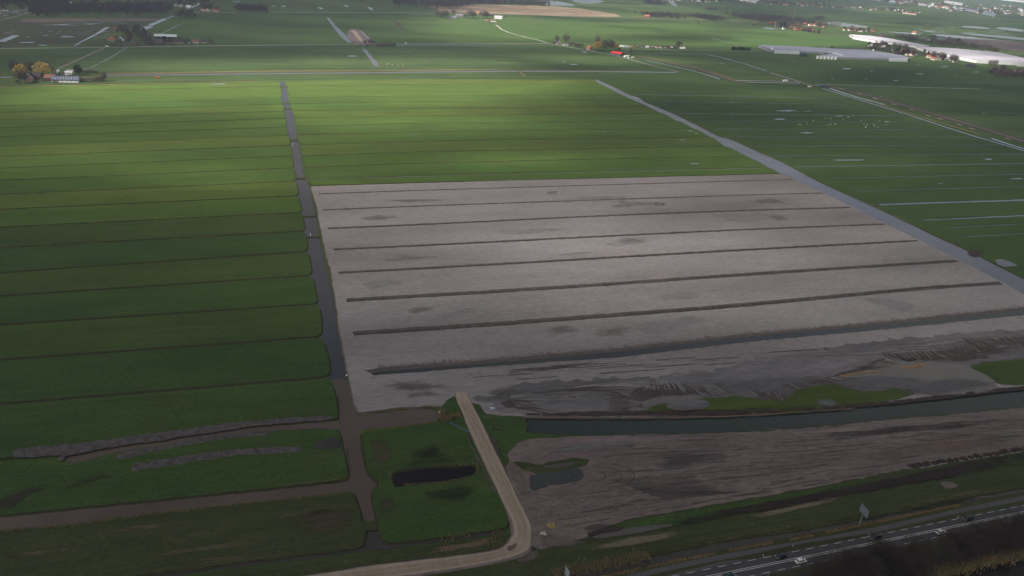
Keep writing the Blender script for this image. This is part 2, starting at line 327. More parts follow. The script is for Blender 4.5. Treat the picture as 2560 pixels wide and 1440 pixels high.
CR=[(1493,199),(1540,221),(1575,238),(1597,244),(1612,256),(1631,262.5),(1690,288),(1750,317.5),(1794,341),(1828,349),(1860,364),(1900,382),(1954,405),(2047,455.6),(2160,506),(2272,558.7),(2347,596),(2422,628),(2497,667.5),(2560,697.5),(2900,860)]
for i in range(len(CT)-1):
    a,b=CT[i],CT[i+1]; w=1.9 if i<8 else 2.1
    if i==11: w=.8
    L_=lambda t,x:(lerp(t[0][1],t[1][1],(x-t[0][0])/(t[1][0]-t[0][0])) if x<t[1][0] else lerp(t[1][1],t[2][1],(x-t[1][0])/(t[2][0]-t[1][0])))
    top=[P(*q,.5)+Vector((0,-w*.5,0)) for q in (a[0],a[1],a[2])]; bot=[P(*q,.5)+Vector((0,w*.5,0)) for q in (b[2],b[1],b[0])]
    c=3.
    loop=[top[0]+Vector((2,-1,0)),top[0]+Vector((c+2,0,0)),top[1],top[2]+Vector((-c,0,0)),top[2]+Vector((1,-1.2,0)),bot[0]+Vector((-1,1.2,0)),bot[0]+Vector((-c,0,0)),bot[1],bot[2]+Vector((c+2,0,0)),bot[2]+Vector((2,1,0))]
    plate('field',loop,.5,[G_lit2,G_lit,G_lit3,G_lit][(i*5)%4],BANK,slope=.5,amp=.25,step=5)
ribbon('path',[(770,449),(1100,439.6),(1500,430),(1905,420.5)],1.0,.56,W_GREY,amp=.3)
# verge between ditch and pale field
plate('verge',W([(764,455),(772,462),(777,470),(790,520),(797,560),(806,600),(818,650),(830,705),(838,760),(850,830),(862,880),(868,925),(880,975),(893,1020),(905,1034),(1000,1022),(1062,1016),(1095,1020),(1104,1034),(1130,1046),(1150,1044),(1150,1000),(1118,1008),(1106,1012),(1085,1010),(1000,1014),(930,1022),(902,1024),(892,1006),(884,972),(874,922),(862,858),(852,798),(844,744),(838,699),(826,649),(814,599),(805,558),(799,519),(789,484),(783,468),(778,458)],.42),.42,G_wild,BANKG,slope=.7,amp=.35)
# ---- big canal on the right
wsheet([(x-1,y+1) for x,y in CL]+[(x,y) for x,y in CR[::-1]],W_GREY,0.,z=.12,smooth=0)
# ---- right-hand parcels (one plate, thin ditches as water strips on it)
plate('field',W([(x+3,y-1) for x,y in CR[:-1]]+[(2760,800),(3200,900),(3400,500),(2900,480),(2560,380),(2350,322),(2200,280),(2050,240),(1960,210),(1860,204),(1500,200)],.5),.5,G_shade,BANK,slope=.8,amp=.5,step=5)
md=MB(); mdk=MB()
RT=[[(1581,236),(1860,240.7),(2140,247)],[(1631,254),(1860,257),(2170,261)],[(1662,268),(1860,268),(2200,272)],[(1690,283),(1860,285.7),(2258,289.5)],[(1750,302.5),(1860,303),(2313,306)],[(1797,322),(1860,322.5),(2373,324.5)],[(1812,342),(1860,342),(2445,342.7)],[(1872,364.5),(2490,362.6)],[(1920,390),(2560,385.5),(2900,383)],[(1988,417),(2560,408.7),(2900,404)],[(2070,445.5),(2560,436),(2900,430)],[(2134,477.3),(2560,466),(2900,457)],[(2370,569.5),(2560,559.5),(2900,540)],[(2400,593),(2560,584),(2900,566)]]
for k,t in enumerate(RT):
    mdk.strip([(x,y-.7) for x,y in t],2.2,.53,amp=.5); md.strip(t,.8 if k not in (0,3,9) else 1.5,.56,amp=.5)
md.strip([(2199,512),(2300,508),(2560,500.5),(2900,486)],[3.5,4.5],.56,amp=1.2); md.strip([(2306,550.5),(2560,539.2),(2900,520)],[2.0,4.5],.56,amp=1.2)
mdk.strip([(2200,509.5),(2560,497.5)],1.4,.53); mdk.strip([(2306,548),(2560,537)],1.4,.53)
for a in md.v: pass
tag(md.build('water',W_GREY),kind='structure'); tag(mdk.build('ditch_bank',BANK),kind='structure')
# dark soil dumps beside the canal
for q in ([(2385,605),(2400,604),(2400,611),(2392,614)],[(2415,628),(2440,624),(2458,628),(2450,640),(2430,640)]): sheet('soil_patch',q,.58,DBROWN,1.)
sheet('water',[(2484,652),(2500,647),(2520,650),(2545,663),(2520,668),(2500,664)],.58,W_GREY,2.)
# ---- pale stripped field, with its drainage ditches as real cuttings
DT=[([(796.5,485),(1100,474.4),(1900,451),(1988,449)],1.6),([(808,525),(1100,513.4),(1900,486.5),(2058,483)],1.8),([(820.5,571.4),(1100,559.7),(1506,539.5),(1900,525),(2128,519)],2.4),([(835,624),(1100,612),(1506,591),(1900,572.5),(2212,560.5)],2.4),([(848,682.5),(1140,667),(1500,646),(1860,625),(2296,602)],2.6),([(867,751.5),(1140,735.5),(1500,713),(1860,687),(2396,653)],3.6),([(884,834.5),(1140,818.5),(1550,788),(1860,764),(2310,721),(2506,708.5)],3.8)]
PZ=.75
holes=[]; rills=MB(); dwater=MB(); floor_=MB()
def ditchloop(pts,w):
    p=resample(chaikin(W(pts,PZ),1,False),3,False,170); n=len(p); A=[];B=[]
    for i,q in enumerate(p):
        t=(p[min(i+1,n-1)]-p[max(i-1,0)]).normalized(); nv=Vector((-t.y,t.x,0)); A.append(q+nv*w*.62); B.append(q-nv*w*.38)
    return A+B[::-1]
def rill_line(pts,side,dens,ln,z,wd=.35):
    """little eroded gullies running into a ditch"""
    p=resample(W(pts,z),1.,False,5000); i=0
    while i<len(p)-2:
        q=p[i]; i+=1
        if R.random()>dens: continue
        L1=ln*R.uniform(.25,1)**1.5; a=Vector((R.gauss(-.15,.45),side,0)).normalized(); t=Vector((1,0,0)); w0=wd*R.uniform(.5,1.2)
        tip=q+a*L1; mid=q+a*L1*.5+Vector((R.gauss(0,.15),0,0))
        rills.add([q-t*w0,q+t*w0,mid+t*w0*.55,mid-t*w0*.55,tip],[(0,1,2,3),(3,2,4)])
        if R.random()<.35:
            d=Vector((R.choice((-1,1))*.8,side,0)).normalized(); tp=mid+d*L1*.5; rills.add([mid-t*.15,mid+t*.15,tp],[(0,1,2)])
for pts,w in DT:
    w*=1.35; holes.append(ditchloop(pts,w)); floor_.add(*band(W(pts,.12),w*1.3,.12)); dwater.add(*band(W([(x,y+.45*w) for x,y in pts],.2),w*.36,.2,amp=.5))
    rill_line([(x,y-.9*w/2.2) for x,y in pts],1,.75,1.6+w*.4,PZ+.03,.45); rill_line([(x,y+.6) for x,y in pts],-1,.25,1.6,PZ+.03,.3)  # gullies packed close on the upper side also paint a bank shade strip
for pts,w in DT[4:]: 
    h=[q for q in pts if q[0]>1300]; rill_line([(x,y-1.5) for x,y in h],1,.5,4.,PZ+.03); rill_line([(x,y+2) for x,y in h],-1,.3,2.5,PZ+.03)
D8=[(918,933),(1200,909.5),(1550,882),(1860,846.5),(2215,814),(2560,778),(2900,740)]
D8t=[(912,926),(950,919),(1200,901),(1550,871),(1860,836),(2215,804),(2560,768.5),(2800,742)]; D8w=[(925,933),(950,928),(1200,909.5),(1550,878),(1860,842),(2215,810),(2560,774.5),(2800,747)]; D8b=[(2800,762),(2560,787.5),(2215,823),(1860,856),(1550,893),(1200,918),(1000,934),(935,938)]
holes.append(W(D8t+D8b,PZ)); dwater.add([P(x,y,.18) for x,y in D8w+D8b],[tuple(range(len(D8w+D8b)))[::-1]],1); floor_.add([P(x,y,.12) for x,y in D8t+D8b],[tuple(range(len(D8t+D8b)))[::-1]])
rill_line([(x,y-.5) for x,y in D8t[1:]],1,1.2,5.,PZ+.03,.4); rill_line([(x,y-.5) for x,y in D8t[1:]],1,.7,3.,PZ+.035,.4)
rill_line([(x,y+.5) for x,y in D8b[:-2][::-1]],-1,.35,4.,PZ+.03,.35)
BL=[(777,466),(1000,459),(1300,450.5),(1600,443.5),(1957,434.5),(1991,450),(2062,483),(2134,519),(2216,560.6),(2306,603.7),(2404,652.5),(2512,708.8),(2560,736),(2860,890),(2860,960),(2560,966),(2450,972),(2300,1000),(2100,1018),(1900,1032),(1700,1039),(1560,1042),(1312,1041),(1250,1038),(1215,1034),(1200,1012),(1172,1004),(1145,985),(1118,1000),(1106,1016),(1085,1014),(1000,1018),(930,1028),(898,1030),(886,1010),(878,975),(868,925),(856,860),(846,800),(838,745),(832,700),(820,650),(808,600),(799,560),(793,520),(783,485)]
plate('stripped_field',W(BL,PZ),PZ,SANDY,WETS,slope=.8,z0=.05,amp=.55,step=4,holes=holes,hdeep=.15,hslope=.75,rnd=0)
tag(floor_.build('ditch_floor',WETS),kind='structure'); tag(dwater.build('water',[W_OLIVE,water('runoff_water',(.034,.032,.028),.15)]),kind='structure'); tag(rills.build('gullies_and_bank_shade',WETS),kind='stuff')
# ================================================================ the building site on the right
zS=PZ+.03
sheet('mud',[(1178,992),(1250,985),(1300,958),(1340,957),(1500,946),(1640,940),(1800,925),(1900,890),(2100,865),(2300,840),(2560,822),(2860,800),(2860,950),(2560,955),(2440,960),(2300,985),(2100,1005),(1960,1022),(1800,1034),(1600,1040),(1312,1040),(1245,1034),(1232,1022),(1240,1008),(1200,1004)],zS,GREYS,3.5)
# furrows and tyre ridges fanning out
def fan(px0,px1,n,spread,ln,col,z,w=.5,curve=0.,mb=None):
    """n ridges starting along px0->px1, pointing from spread[0] to spread[1] degrees"""
    a,b=P(*px0,z),P(*px1,z)
    for i in range(n):
        t=(i+R.uniform(-.3,.3))/max(1,n-1); q=a.lerp(b,t); an=rad(lerp(*spread,t)+R.gauss(0,3)); L1=ln*R.uniform(.6,1.15)
        pts=[q+Vector((math.cos(an+curve*s)*L1*s,math.sin(an+curve*s)*L1*s,0)) for s in (0,.25,.5,.75,1)]
        w0=w*R.uniform(.5,1.3); vs=[];hh=w0*.3
        for k,p in enumerate(pts):
            d=(pts[min(k+1,4)]-pts[max(k-1,0)]).normalized(); nv=Vector((-d.y,d.x,0)); f=(.3,1,1,.8,.1)[k]
            vs+=[p+nv*w0*f,p+Vector((0,0,hh*f)),p-nv*w0*f]
        mb.add(vs,[(3*k+j,3*k+j+3,3*k+j+4,3*k+j+1) for k in range(4) for j in (0,1)])
fd=MB(); fl=MB(); fp=MB()
fan((1265,998),(1300,1020),20,(2,-32),15,0,zS+.02,.4,mb=fd); fan((1270,990),(1290,1015),14,(10,-25),14,0,zS+.04,.25,mb=fl)
fan((1340,985),(1560,995),30,(-26,-44),15,0,zS+.03,.3,mb=fd,curve=.3); fan((1345,985),(1560,995),24,(-26,-44),15,0,zS+.05,.22,mb=fl,curve=.3)
fan((1320,985),(1400,975),10,(6,-10),60,0,zS+.03,.4,mb=fd); fan((1420,970),(1500,965),6,(8,2),45,0,zS+.05,.4,mb=fl,curve=-.3)
fan((1600,965),(1690,954),12,(-140,-105),14,0,zS+.04,.5,mb=fd); fan((1640,948),(1780,962),20,(-110,-62),11,0,zS+.06,.4,mb=fp); fan((1630,950),(1790,966),26,(-115,-55),12,0,zS+.03,.4,mb=fd)
fan((1600,1008),(1600,1018),7,(150,195),9,0,zS+.06,.35,mb=fp); fan((1570,992),(1610,1015),22,(135,190),14,0,zS+.03,.35,mb=fd)
for a,b,s,n,l in [((2075,945),(2200,900),(20,-35),30,14),((2200,885),(2330,875),(-70,-110),36,11),((2330,878),(2440,855),(-80,-110),44,13),((2400,845),(2560,838),(-80,-100),50,16),((2560,838),(2740,830),(-80,-100),40,18),((1870,975),(1960,985),(-60,-110),26,9),((1950,960),(2070,945),(-70,-30),22,9)]:
    fan(a,b,n,s,l,0,zS+.03,.55,mb=fd); fan(a,b,n//3,s,l*.8,0,zS+.05,.35,mb=fl)
# spread ridges along the top of the mud
for k in range(60):
    x=R.uniform(1180,2500); y=lerp(930,838,(x-1180)/1380)+R.uniform(0,26); L1=R.uniform(40,170)
    (fd if R.random()<.55 else fl).strip([(x,y),(x+L1*.5,y-L1*.035),(x+L1,y-L1*.07)],R.uniform(.3,.9),zS+.02+.0007*k,amp=.4,step=3)
tag(fd.build('mud_ridges',mat('furrow_mud',(.045,.034,.030),.9,(.085,.067,.060),.6)),kind='structure'); tag(fl.build('mud_ridges',LSOIL),kind='structure'); tag(fp.build('mud_ridges',mat('wet_clay',(.15,.14,.135),.4,(.2,.19,.185),1.)),kind='structure')
# dark wet patches, peat bank and flooded grass
stain('dark_mud',[(1240,925),(1320,918),(1480,903),(1560,898),(1470,915),(1350,930),(1250,940)],zS+.1,(.055,.045,.048),(.09,.08,.085),cover=.5)
for q,cv in [([(950,950),(1060,945),(1150,955),(1130,985),(1010,985),(930,975)],.5),([(1010,975),(1110,970),(1140,990),(1060,1000),(960,995)],.45),([(1500,1000),(1560,975),(1600,990),(1590,1040),(1500,1038)],.6),([(1780,955),(1830,950),(1800,985),(1760,985)],.5),([(1200,965),(1300,955),(1290,1000),(1215,1010)],.5)]:
    stain('dark_mud',q,zS+.1,(.105,.089,.086),(.14,.122,.118),cover=cv*.8)
for q,cv in [([(1860,495),(1960,492),(2000,515),(1930,512),(1870,512)],.5),([(1900,535),(1960,532),(1990,555),(1930,558)],.5),([(1500,500),(1650,498),(1700,515),(1560,522),(1480,520)],.4),([(1640,507),(1670,505),(1665,515),(1630,515)],.8),([(1370,478),(1400,477),(1390,486),(1360,486)],.8),([(1480,805),(1620,800),(1600,850),(1440,860)],.34),([(930,635),(1150,625),(1140,650),(900,665)],.3),([(1480,595),(1700,585),(1650,618),(1450,625)],.3),([(900,500),(1100,492),(1200,500),(950,515)],.34),([(860,540),(1000,532),(1050,545),(880,560)],.36),([(1000,765),(1110,758),(1090,785),(1010,785)],.42),([(1350,812),(1480,808),(1480,835),(1340,845)],.38)]:
    stain('damp_soil',q,PZ+.02+R.random()*.01,(.150,.124,.115),(.19,.162,.152),cover=cv*.85,scale=.12,amp=5)
for q in ([(1300,492),(1560,486),(1700,488),(1500,508),(1320,507)],[(1700,530),(1900,530),(2060,528),(1960,553),(1750,562)],[(1560,795),(1700,785),(1850,776),(1720,835),(1560,850)],[(1180,575),(1500,562),(1450,582),(1220,592)],[(2130,740),(2260,735),(2330,770),(2260,790),(2180,770)],[(1050,790),(1150,770),(1250,770),(1100,800)],[(1350,640),(1500,625),(1480,635),(1380,645)],[(870,700),(1000,692),(1050,715),(900,728)],[(1560,735),(1800,715),(1830,740),(1600,765)]):
    stain('pale_soil',q,PZ+.035,(.24,.222,.226),(.29,.268,.27),cover=.35,scale=.08,amp=4)
for q in ([(2080,945),(2100,920),(2180,900),(2220,880),(2300,880),(2440,860),(2560,850),(2560,893),(2420,905),(2330,908),(2270,898),(2200,894),(2150,928)],[(1530,1005),(1620,962),(1700,950),(1790,965),(1770,985),(1660,990),(1600,1008)],[(1240,1000),(1300,985),(1330,1030),(1270,1030)]): stain('peat_smear',q,zS+.02,(.066,.045,.038),(.105,.078,.068),cover=.62,scale=.2,amp=3)
stain('peat_edge',[(1312,1030),(1500,1027),(1700,1026),(1860,1022),(2000,1016),(2010,1024),(1860,1036),(1500,1041),(1312,1041)],zS+.12,(.05,.03,.024),(.09,.055,.043),cover=.7)
FG=grassmat('flooded_grass',(.056,.080,.020),(.082,.094,.020),(.045,.066,.020),(.10,.10,.035))
sheet('grass_patch',[(1620,1020),(1640,1012),(1700,1008),(1770,994),(1850,989),(1900,1000),(1960,996),(1990,975),(2060,960),(2160,958),(2230,962),(2290,975),(2280,990),(2160,1013),(2000,1028),(1860,1033),(1700,1037),(1600,1036)],zS+.06,FG,1.2)
sheet('grass_patch',[(2420,910),(2560,896),(2860,870),(2860,940),(2560,965),(2480,958),(2440,935)],zS+.06,FG,1.5)
sheet('water',[(1600,1008),(1625,996),(1700,991),(1745,986),(1765,990),(1730,1002),(1660,1008),(1620,1014)],zS+.07,W_MUD,1.)
sheet('water',[(2078,941),(2150,934),(2200,900),(2230,893),(2280,906),(2330,912),(2400,910),(2440,925),(2480,945),(2500,972),(2440,985),(2330,990),(2290,975),(2260,955),(2210,938),(2130,945)],zS+.09,W_MUD,1.2,step=2)
sheet('mud_island',[(1665,1012),(1700,1002),(1750,997),(1785,1010),(1760,1022),(1700,1028),(1670,1020)],zS+.1,GREYS,1.)
sheet('mud_island',[(2100,950),(2200,940),(2300,945),(2310,965),(2200,975),(2150,982),(2100,965)],zS+.1,GREYS,2.)
stain('shallow_water',[(2230,975),(2330,935),(2480,945),(2540,960),(2440,985),(2330,995),(2240,995)],zS+.13,(.105,.10,.108),(.14,.135,.145),cover=.5,scale=.08)
stain('shallow_water',[(2010,1005),(2060,985),(2100,1000),(2110,1020),(2050,1024)],zS+.13,(.13,.15,.15),(.2,.2,.2),cover=.4,scale=.1)
sheet('water',[(1545,1024),(1585,1020),(1600,1028),(1570,1030)],zS+.1,W_MUD,.6)
# peat bank along the canal
def berm(name,pts,w,h,m,z0,label=None,cat=None,amp=.6,step=1.4,kind='structure',fr=.5,across=7,parent=None):
    l=resample(chaikin(W(pts,z0),2,False),step,False,700); n=len(l); vs=[]; sd=R.random()*80
    for i,q in enumerate(l):
        t=(l[min(i+1,n-1)]-l[max(i-1,0)]); t.z=0; t.normalize(); nv=Vector((-t.y,t.x,0)); e=min(1,min(i,n-1-i)*step/(w if not isinstance(w,tuple) else w[0])*1.3+.05)
        ww=(w if not isinstance(w,tuple) else lerp(*w,i/(n-1)))*e**.5*(1+.35*noise.noise(Vector((q.x*.2,q.y*.2,sd))))
        for k in range(across):
            s=k/(across-1)*2-1; p=q+nv*ww/2*s; hh=h*(1-s*s)**.7*e*(.65+amp*noise.noise(Vector((p.x*fr,p.y*fr,sd)))+amp*.7*noise.noise(Vector((p.x*fr*3,p.y*fr*3,sd))))
            p.x+=.35*noise.noise(p*1.7); p.y+=.35*noise.noise(p*1.9+Vector((5,5,5))); p.z=z0-.05+max(0,hh); vs.append(p)
    fs=[(i*across+k,i*across+k+1,(i+1)*across+k+1,(i+1)*across+k) for i in range(n-1) for k in range(across-1)]
    o=mesh(name,vs,up(vs,fs),m); return tag(o,label,cat,kind=kind)
berm('canal_bank',[(1312,1036),(1500,1037),(1700,1036),(1860,1032),(2000,1023),(2133,1014),(2270,1002),(2407,986),(2560,969),(2800,945)],(2.2,4.),.5,DBROWN,.7,amp=.8)
ribbon('canal_edge',[(1312,1044),(1580,1046),(1860,1040),(2000,1030),(2133,1021)],.8,.72,mat('sandy_bank',(.13,.085,.06),.9,(.2,.13,.09),1.),amp=.4)
GCB=[(1312,1043),(1320,1047),(1315,1056),(1324,1062),(1319,1070),(1312,1084),(1428,1087),(1580,1088),(1758,1084),(1900,1077),(1997,1072),(2133,1057),(2270,1044),(2407,1033),(2560,1017),(2900,985),(2900,940),(2560,975),(2407,991),(2270,1008),(2133,1020),(1997,1028),(1860,1039),(1700,1043),(1500,1043)]
# ---- land south of the canal
plate('ground_south',W([(1155,1000),(1176,1003),(1210,1012),(1228,1034),(1312,1040),(1318,1047),(1313,1055),(1322,1062),(1317,1070),(1312,1082),(1428,1086),(1580,1087),(1758,1083),(1900,1076),(1997,1071),(2133,1056),(2270,1043),(2407,1032),(2560,1016),(2900,984),(2900,1230),(2560,1235),(2300,1260),(2000,1320),(1700,1380),(1500,1415),(1400,1440),(1300,1440),(1330,1390),(1328,1320),(1300,1260),(1250,1160),(1200,1075)],.6),.6,G_wild,BANK,slope=.7,amp=.3,step=3)
sheet('grass_patch',[(1180,1010),(1210,1014),(1228,1036),(1308,1041),(1310,1055),(1316,1070),(1311,1084),(1420,1089),(1560,1089),(1330,1100),(1296,1130),(1270,1160),(1245,1150),(1210,1075)],.63,G_shade,.6)
wsheet(GCB,W_GREEN,.0,z=.13,smooth=0)
sheet('mud',[(1290,1115),(1300,1104),(1330,1097),(1420,1092),(1560,1088),(1758,1085),(1900,1078),(1997,1073),(2133,1058),(2270,1045),(2407,1034),(2560,1018),(2900,986),(2900,1060),(2560,1122),(2470,1140),(2330,1162),(2200,1185),(2110,1203),(2000,1225),(1880,1246),(1760,1265),(1640,1287),(1560,1300),(1500,1325),(1470,1340),(1400,1365),(1335,1375),(1330,1330),(1318,1290),(1290,1240),(1262,1175),(1272,1150),(1268,1135)],.64,BROWNS,1.,step=2.5)
sheet('grass_patch',[(1275,1150),(1340,1160),(1400,1152),(1440,1146),(1480,1150),(1460,1170),(1380,1182),(1330,1186),(1300,1175)],.67,G_wild,1.6)
sheet('water',[(1322,1188),(1340,1186),(1400,1178),(1450,1166),(1465,1198),(1420,1208),(1370,1215),(1345,1222),(1335,1230),(1325,1215)],.68,water('pit_water',(.040,.040,.037),.35),.8,step=1.5)
sheet('water',[(1352,1166),(1400,1158),(1440,1153),(1430,1164),(1380,1172)],.70,water('silt_water',(.075,.062,.05),.3),.5)
# south: grass slope, ditch, cycle path, road
sheet('grass_patch',[(1530,1315),(1600,1300),(1760,1270),(1900,1248),(2000,1229),(2110,1208),(2180,1196),(2140,1210),(2000,1240),(1800,1290),(1680,1318),(1560,1330)],.67,G_shade,.8)
stain('dark_peat_strip',[(1680,1300),(1780,1280),(1900,1258),(2050,1232),(2250,1190),(2400,1160),(2560,1125),(2560,1165),(2400,1190),(2200,1225),(2000,1262),(1850,1290),(1720,1314),(1670,1320)],.70,(.028,.018,.016),(.05,.032,.028),cover=.8,amp=.8)
berm('peat_ridge',[(1560,1320),(1500,1330),(1470,1338)],2.5,.7,DBROWN,.62); 
for k in range(26):
    t=k/25; x=2275+t*290+R.uniform(-3,3); y=1168-t*44+R.uniform(-1.5,1.5)
    berm('peat_heap',[(x-4,y),(x,y-1),(x+5,y-1.5)],R.uniform(2.2,3.6),R.uniform(.8,1.5),DBROWN,.64,amp=.7,step=.6,kind=None,label='small dark peat heap in the row beside the brown site track',cat='earth heap')['group']='row of dark peat heaps along the brown site'
ribbon('path',[(2300,1170),(2400,1152),(2480,1140),(2560,1128),(2700,1100)],.7,.72,LSOIL,amp=.5)
sheet('water',[(1478,1334),(1540,1326),(1620,1312),(1684,1310),(1675,1316),(1600,1332),(1487,1350)],.69,water('puddle_water',(.10,.085,.075),.2),.5,step=1.5)
stain('dark_mud',[(1440,1310),(1530,1300),(1560,1320),(1480,1335),(1430,1330)],.75,(.06,.046,.042),(.085,.066,.06),cover=.35)
for q in ([(2150,1265),(2350,1225),(2370,1235),(2300,1250),(2160,1275)],[(2420,1215),(2560,1190),(2560,1212),(2440,1232)],[(1850,1290),(2100,1240),(2120,1246),(1880,1300)],[(1420,1375),(1700,1320),(1750,1330),(1500,1385)]):
    stain('yellowed_grass',q,.75,(.15,.12,.08),(.21,.17,.12),cover=.72,scale=.3,st=(.15,1,1),amp=1)
sheet('soil_patch',[(2345,1207),(2370,1202),(2398,1212),(2390,1232),(2368,1222)],.76,BROWNS,.6)
stain('green_scrub',[(2000,1300),(2400,1225),(2560,1205),(2560,1240),(2250,1290),(2000,1330),(1800,1350),(1850,1325)],.74,(.018,.030,.010),(.03,.045,.015),cover=.55,scale=.2)
# ruts across the brown site
rd=MB(); rl=MB()
for k in range(240):
    x=R.uniform(1340,2560); t=(x-1340)/1220; y0=lerp(1100,1030,t); y1=lerp(1340,1130,t)-8; y=R.uniform(y0,y1); L1=R.uniform(40,200)
    if 1300<x+L1 and x<1480 and 1135<y<1235: continue
    sl=lerp(-.02,-.16,(y-y0)/(y1-y0))+R.gauss(0,.012); cv=R.gauss(0,L1*.02)
    if y+sl*L1>lerp(1340,1130,(x+L1-1340)/1220)-5: continue
    (rd if R.random()<.55 else rl).strip([(x,y),(x+L1*.5,y+sl*L1*.5+cv),(x+L1,y+sl*L1)],R.uniform(.15,.5),.672+.0003*k,amp=.25,step=3)
for k in range(6):   # curved tracks around the turning place
    r=14+k*9+R.uniform(-3,3); c=(1480+k*3,1190); (rd if k%2 else rl).strip([(c[0]+r*1.5*math.cos(a),c[1]+r*.55*math.sin(a)) for a in np.linspace(-1.2,1.3,8)],.3,.76+.001*k,amp=.1,step=2)
for k in range(22):
    x=1560+k*9; rd.strip([(x-30,1200-k),(x+30,1222+k*.3),(x+110,1250+k*.2-k*1.2)],.3,.78+.001*k,amp=.2,step=2)
tag(rd.build('wheel_ruts',mat('rut_mud',(.055,.041,.038),.9,(.085,.066,.060),.4)),kind='structure'); tag(rl.build('wheel_ruts',mat('dry_mud',(.145,.115,.105),.9,(.20,.17,.16),1.)),kind='structure')
for q in ([(1900,1095),(2200,1070),(2560,1035),(2560,1060),(2250,1085),(2000,1110)],):
    stain('dark_mud',q,.74,(.045,.032,.029),(.07,.05,.045),cover=.5,st=(.2,1,1))
stain('dark_mud',[(1560,1140),(1800,1120),(1900,1130),(1800,1170),(1600,1185)],.74,(.075,.058,.056),(.10,.08,.076),cover=.4,st=(.2,1,1))
stain('pale_soil',[(1330,1105),(1560,1095),(1640,1110),(1500,1135),(1340,1140)],.74,(.17,.15,.15),(.22,.2,.2),cover=.45,st=(.15,1,1))
stain('sandy_mud',[(2150,1120),(2350,1090),(2560,1060),(2560,1110),(2350,1150),(2150,1170)],.735,(.16,.11,.085),(.19,.135,.11),cover=.5,scale=.08)
stain('sandy_mud',[(1270,1165),(1300,1180),(1325,1200),(1335,1240),(1310,1250),(1285,1215)],.745,(.15,.115,.10),(.19,.15,.135),cover=.7,scale=.2)
stain('sandy_mud',[(1335,1340),(1400,1340),(1470,1348),(1480,1360),(1380,1375),(1335,1365)],.745,(.14,.105,.095),(.19,.15,.14),cover=.6,scale=.2)
# ---- sand road
zr=.86
SR=[(1139,983),(1146,980),(1162,979),(1168,983),(1182,1015),(1201,1052),(1225,1103),(1247,1148),(1272,1198),(1296,1250),(1316,1287),(1328,1318),(1327,1360),(1321,1374),(1292,1389),(1224,1406),(1122,1423),(1003,1440),(900,1452),(700,1478),(700,1450),(850,1428),(918,1416),(1020,1404),(1156,1389),(1241,1377),(1264,1367),(1280,1343),(1287,1328),(1279,1297),(1258,1256),(1238,1212),(1211,1157),(1190,1110),(1168,1062),(1151,1018),(1143,1004)]
plate('sand_road',W(SR,zr),zr,SAND,BROWNS,slope=1.1,z0=.4,amp=.18,step=2.)
tk=MB()
for o,w in ((.28,.5),(.40,.35),(.58,.45),(.70,.4),(.78,.3)):
    Lf=[(1143,1004),(1168,1062),(1190,1110),(1211,1157),(1238,1212),(1258,1256),(1279,1297),(1286,1325),(1281,1345),(1262,1370),(1156,1389),(1020,1404),(850,1428)]
    Rt=[(1178,1010),(1206,1062),(1229,1110),(1252,1157),(1280,1212),(1300,1256),(1320,1297),(1328,1325),(1327,1362),(1300,1386),(1170,1415),(1020,1437),(860,1458)]
    tk.strip([(lerp(a[0],b[0],o)+R.uniform(-.6,.6),lerp(a[1],b[1],o)) for a,b in zip(Lf,Rt)],w*.75,zr+.03+o*.01,amp=.25,step=3)
tag(tk.build('wheel_tracks',TRACK),kind='structure')
sheet('water',[(1266,1367),(1285,1360),(1294,1357),(1290,1366),(1282,1375),(1270,1378)],zr+.05,water('road_puddle',(.12,.09,.07),.2),.2,step=.8)
for x,y in ((1160,1019),(1164,1022),(1167,1018),(1231,1176),(1234,1156),(1236,1175),(1228,1171)): sheet('pothole',[(x-1.5,y),(x,y-1),(x+1.5,y),(x,y+1.2)],zr+.05,BANK,.1,step=.5)
stain('worn_grass',[(1150,1030),(1165,1075),(1195,1135),(1225,1195),(1262,1275),(1255,1290),(1215,1200),(1180,1130),(1150,1070)],.75,(.12,.10,.085),(.17,.145,.13),cover=.45)
stain('worn_grass',[(1200,1060),(1220,1060),(1275,1165),(1262,1170)],.68,(.07,.06,.04),(.10,.085,.06),cover=.45)
sheet('grass_patch',[(1106,1040),(1103,1018),(1118,1002),(1136,990),(1146,1005),(1156,1035),(1164,1060),(1140,1052),(1120,1054)],PZ+.06,FD,.6)
plate('verge',W([(700,1446),(850,1424),(918,1412),(1020,1400),(1156,1385),(1237,1372),(1262,1362),(1279,1338),(1270,1336),(1120,1358),(967,1378),(915,1383),(850,1394),(631,1418),(458,1442),(300,1470),(500,1475)],.6),.6,G_wild,BANK,slope=.5,amp=.3)
stain('yellowed_grass',[(1060,1372),(1120,1360),(1240,1340),(1265,1338),(1250,1362),(1150,1380),(1060,1384)],.66,(.13,.09,.055),(.19,.14,.09),cover=.62,scale=.4)
# drier bottom verge below sand road
plate('verge',W([(1400,1376),(1330,1378),(1322,1392),(1224,1412),(1122,1430),(1003,1447),(900,1460),(600,1500),(700,1560),(1250,1480),(1360,1446)],.55),.55,G_wild,BANK,slope=.5,amp=.3)
stain('sandy_mud',[(1330,1370),(1355,1368),(1352,1392),(1330,1406),(1290,1416),(1286,1400),(1320,1388)],.66,(.11,.085,.078),(.16,.13,.12),cover=.7,scale=.3)
for q in ([(1560,1392),(1750,1356),(1900,1326),(2050,1298),(2070,1303),(1900,1335),(1750,1364),(1580,1398)],[(2250,1262),(2400,1232),(2480,1216),(2490,1224),(2400,1242),(2260,1272)]): stain('straw_strip',q,.96,(.085,.078,.035),(.12,.105,.05),cover=.7,scale=.5,amp=.6)
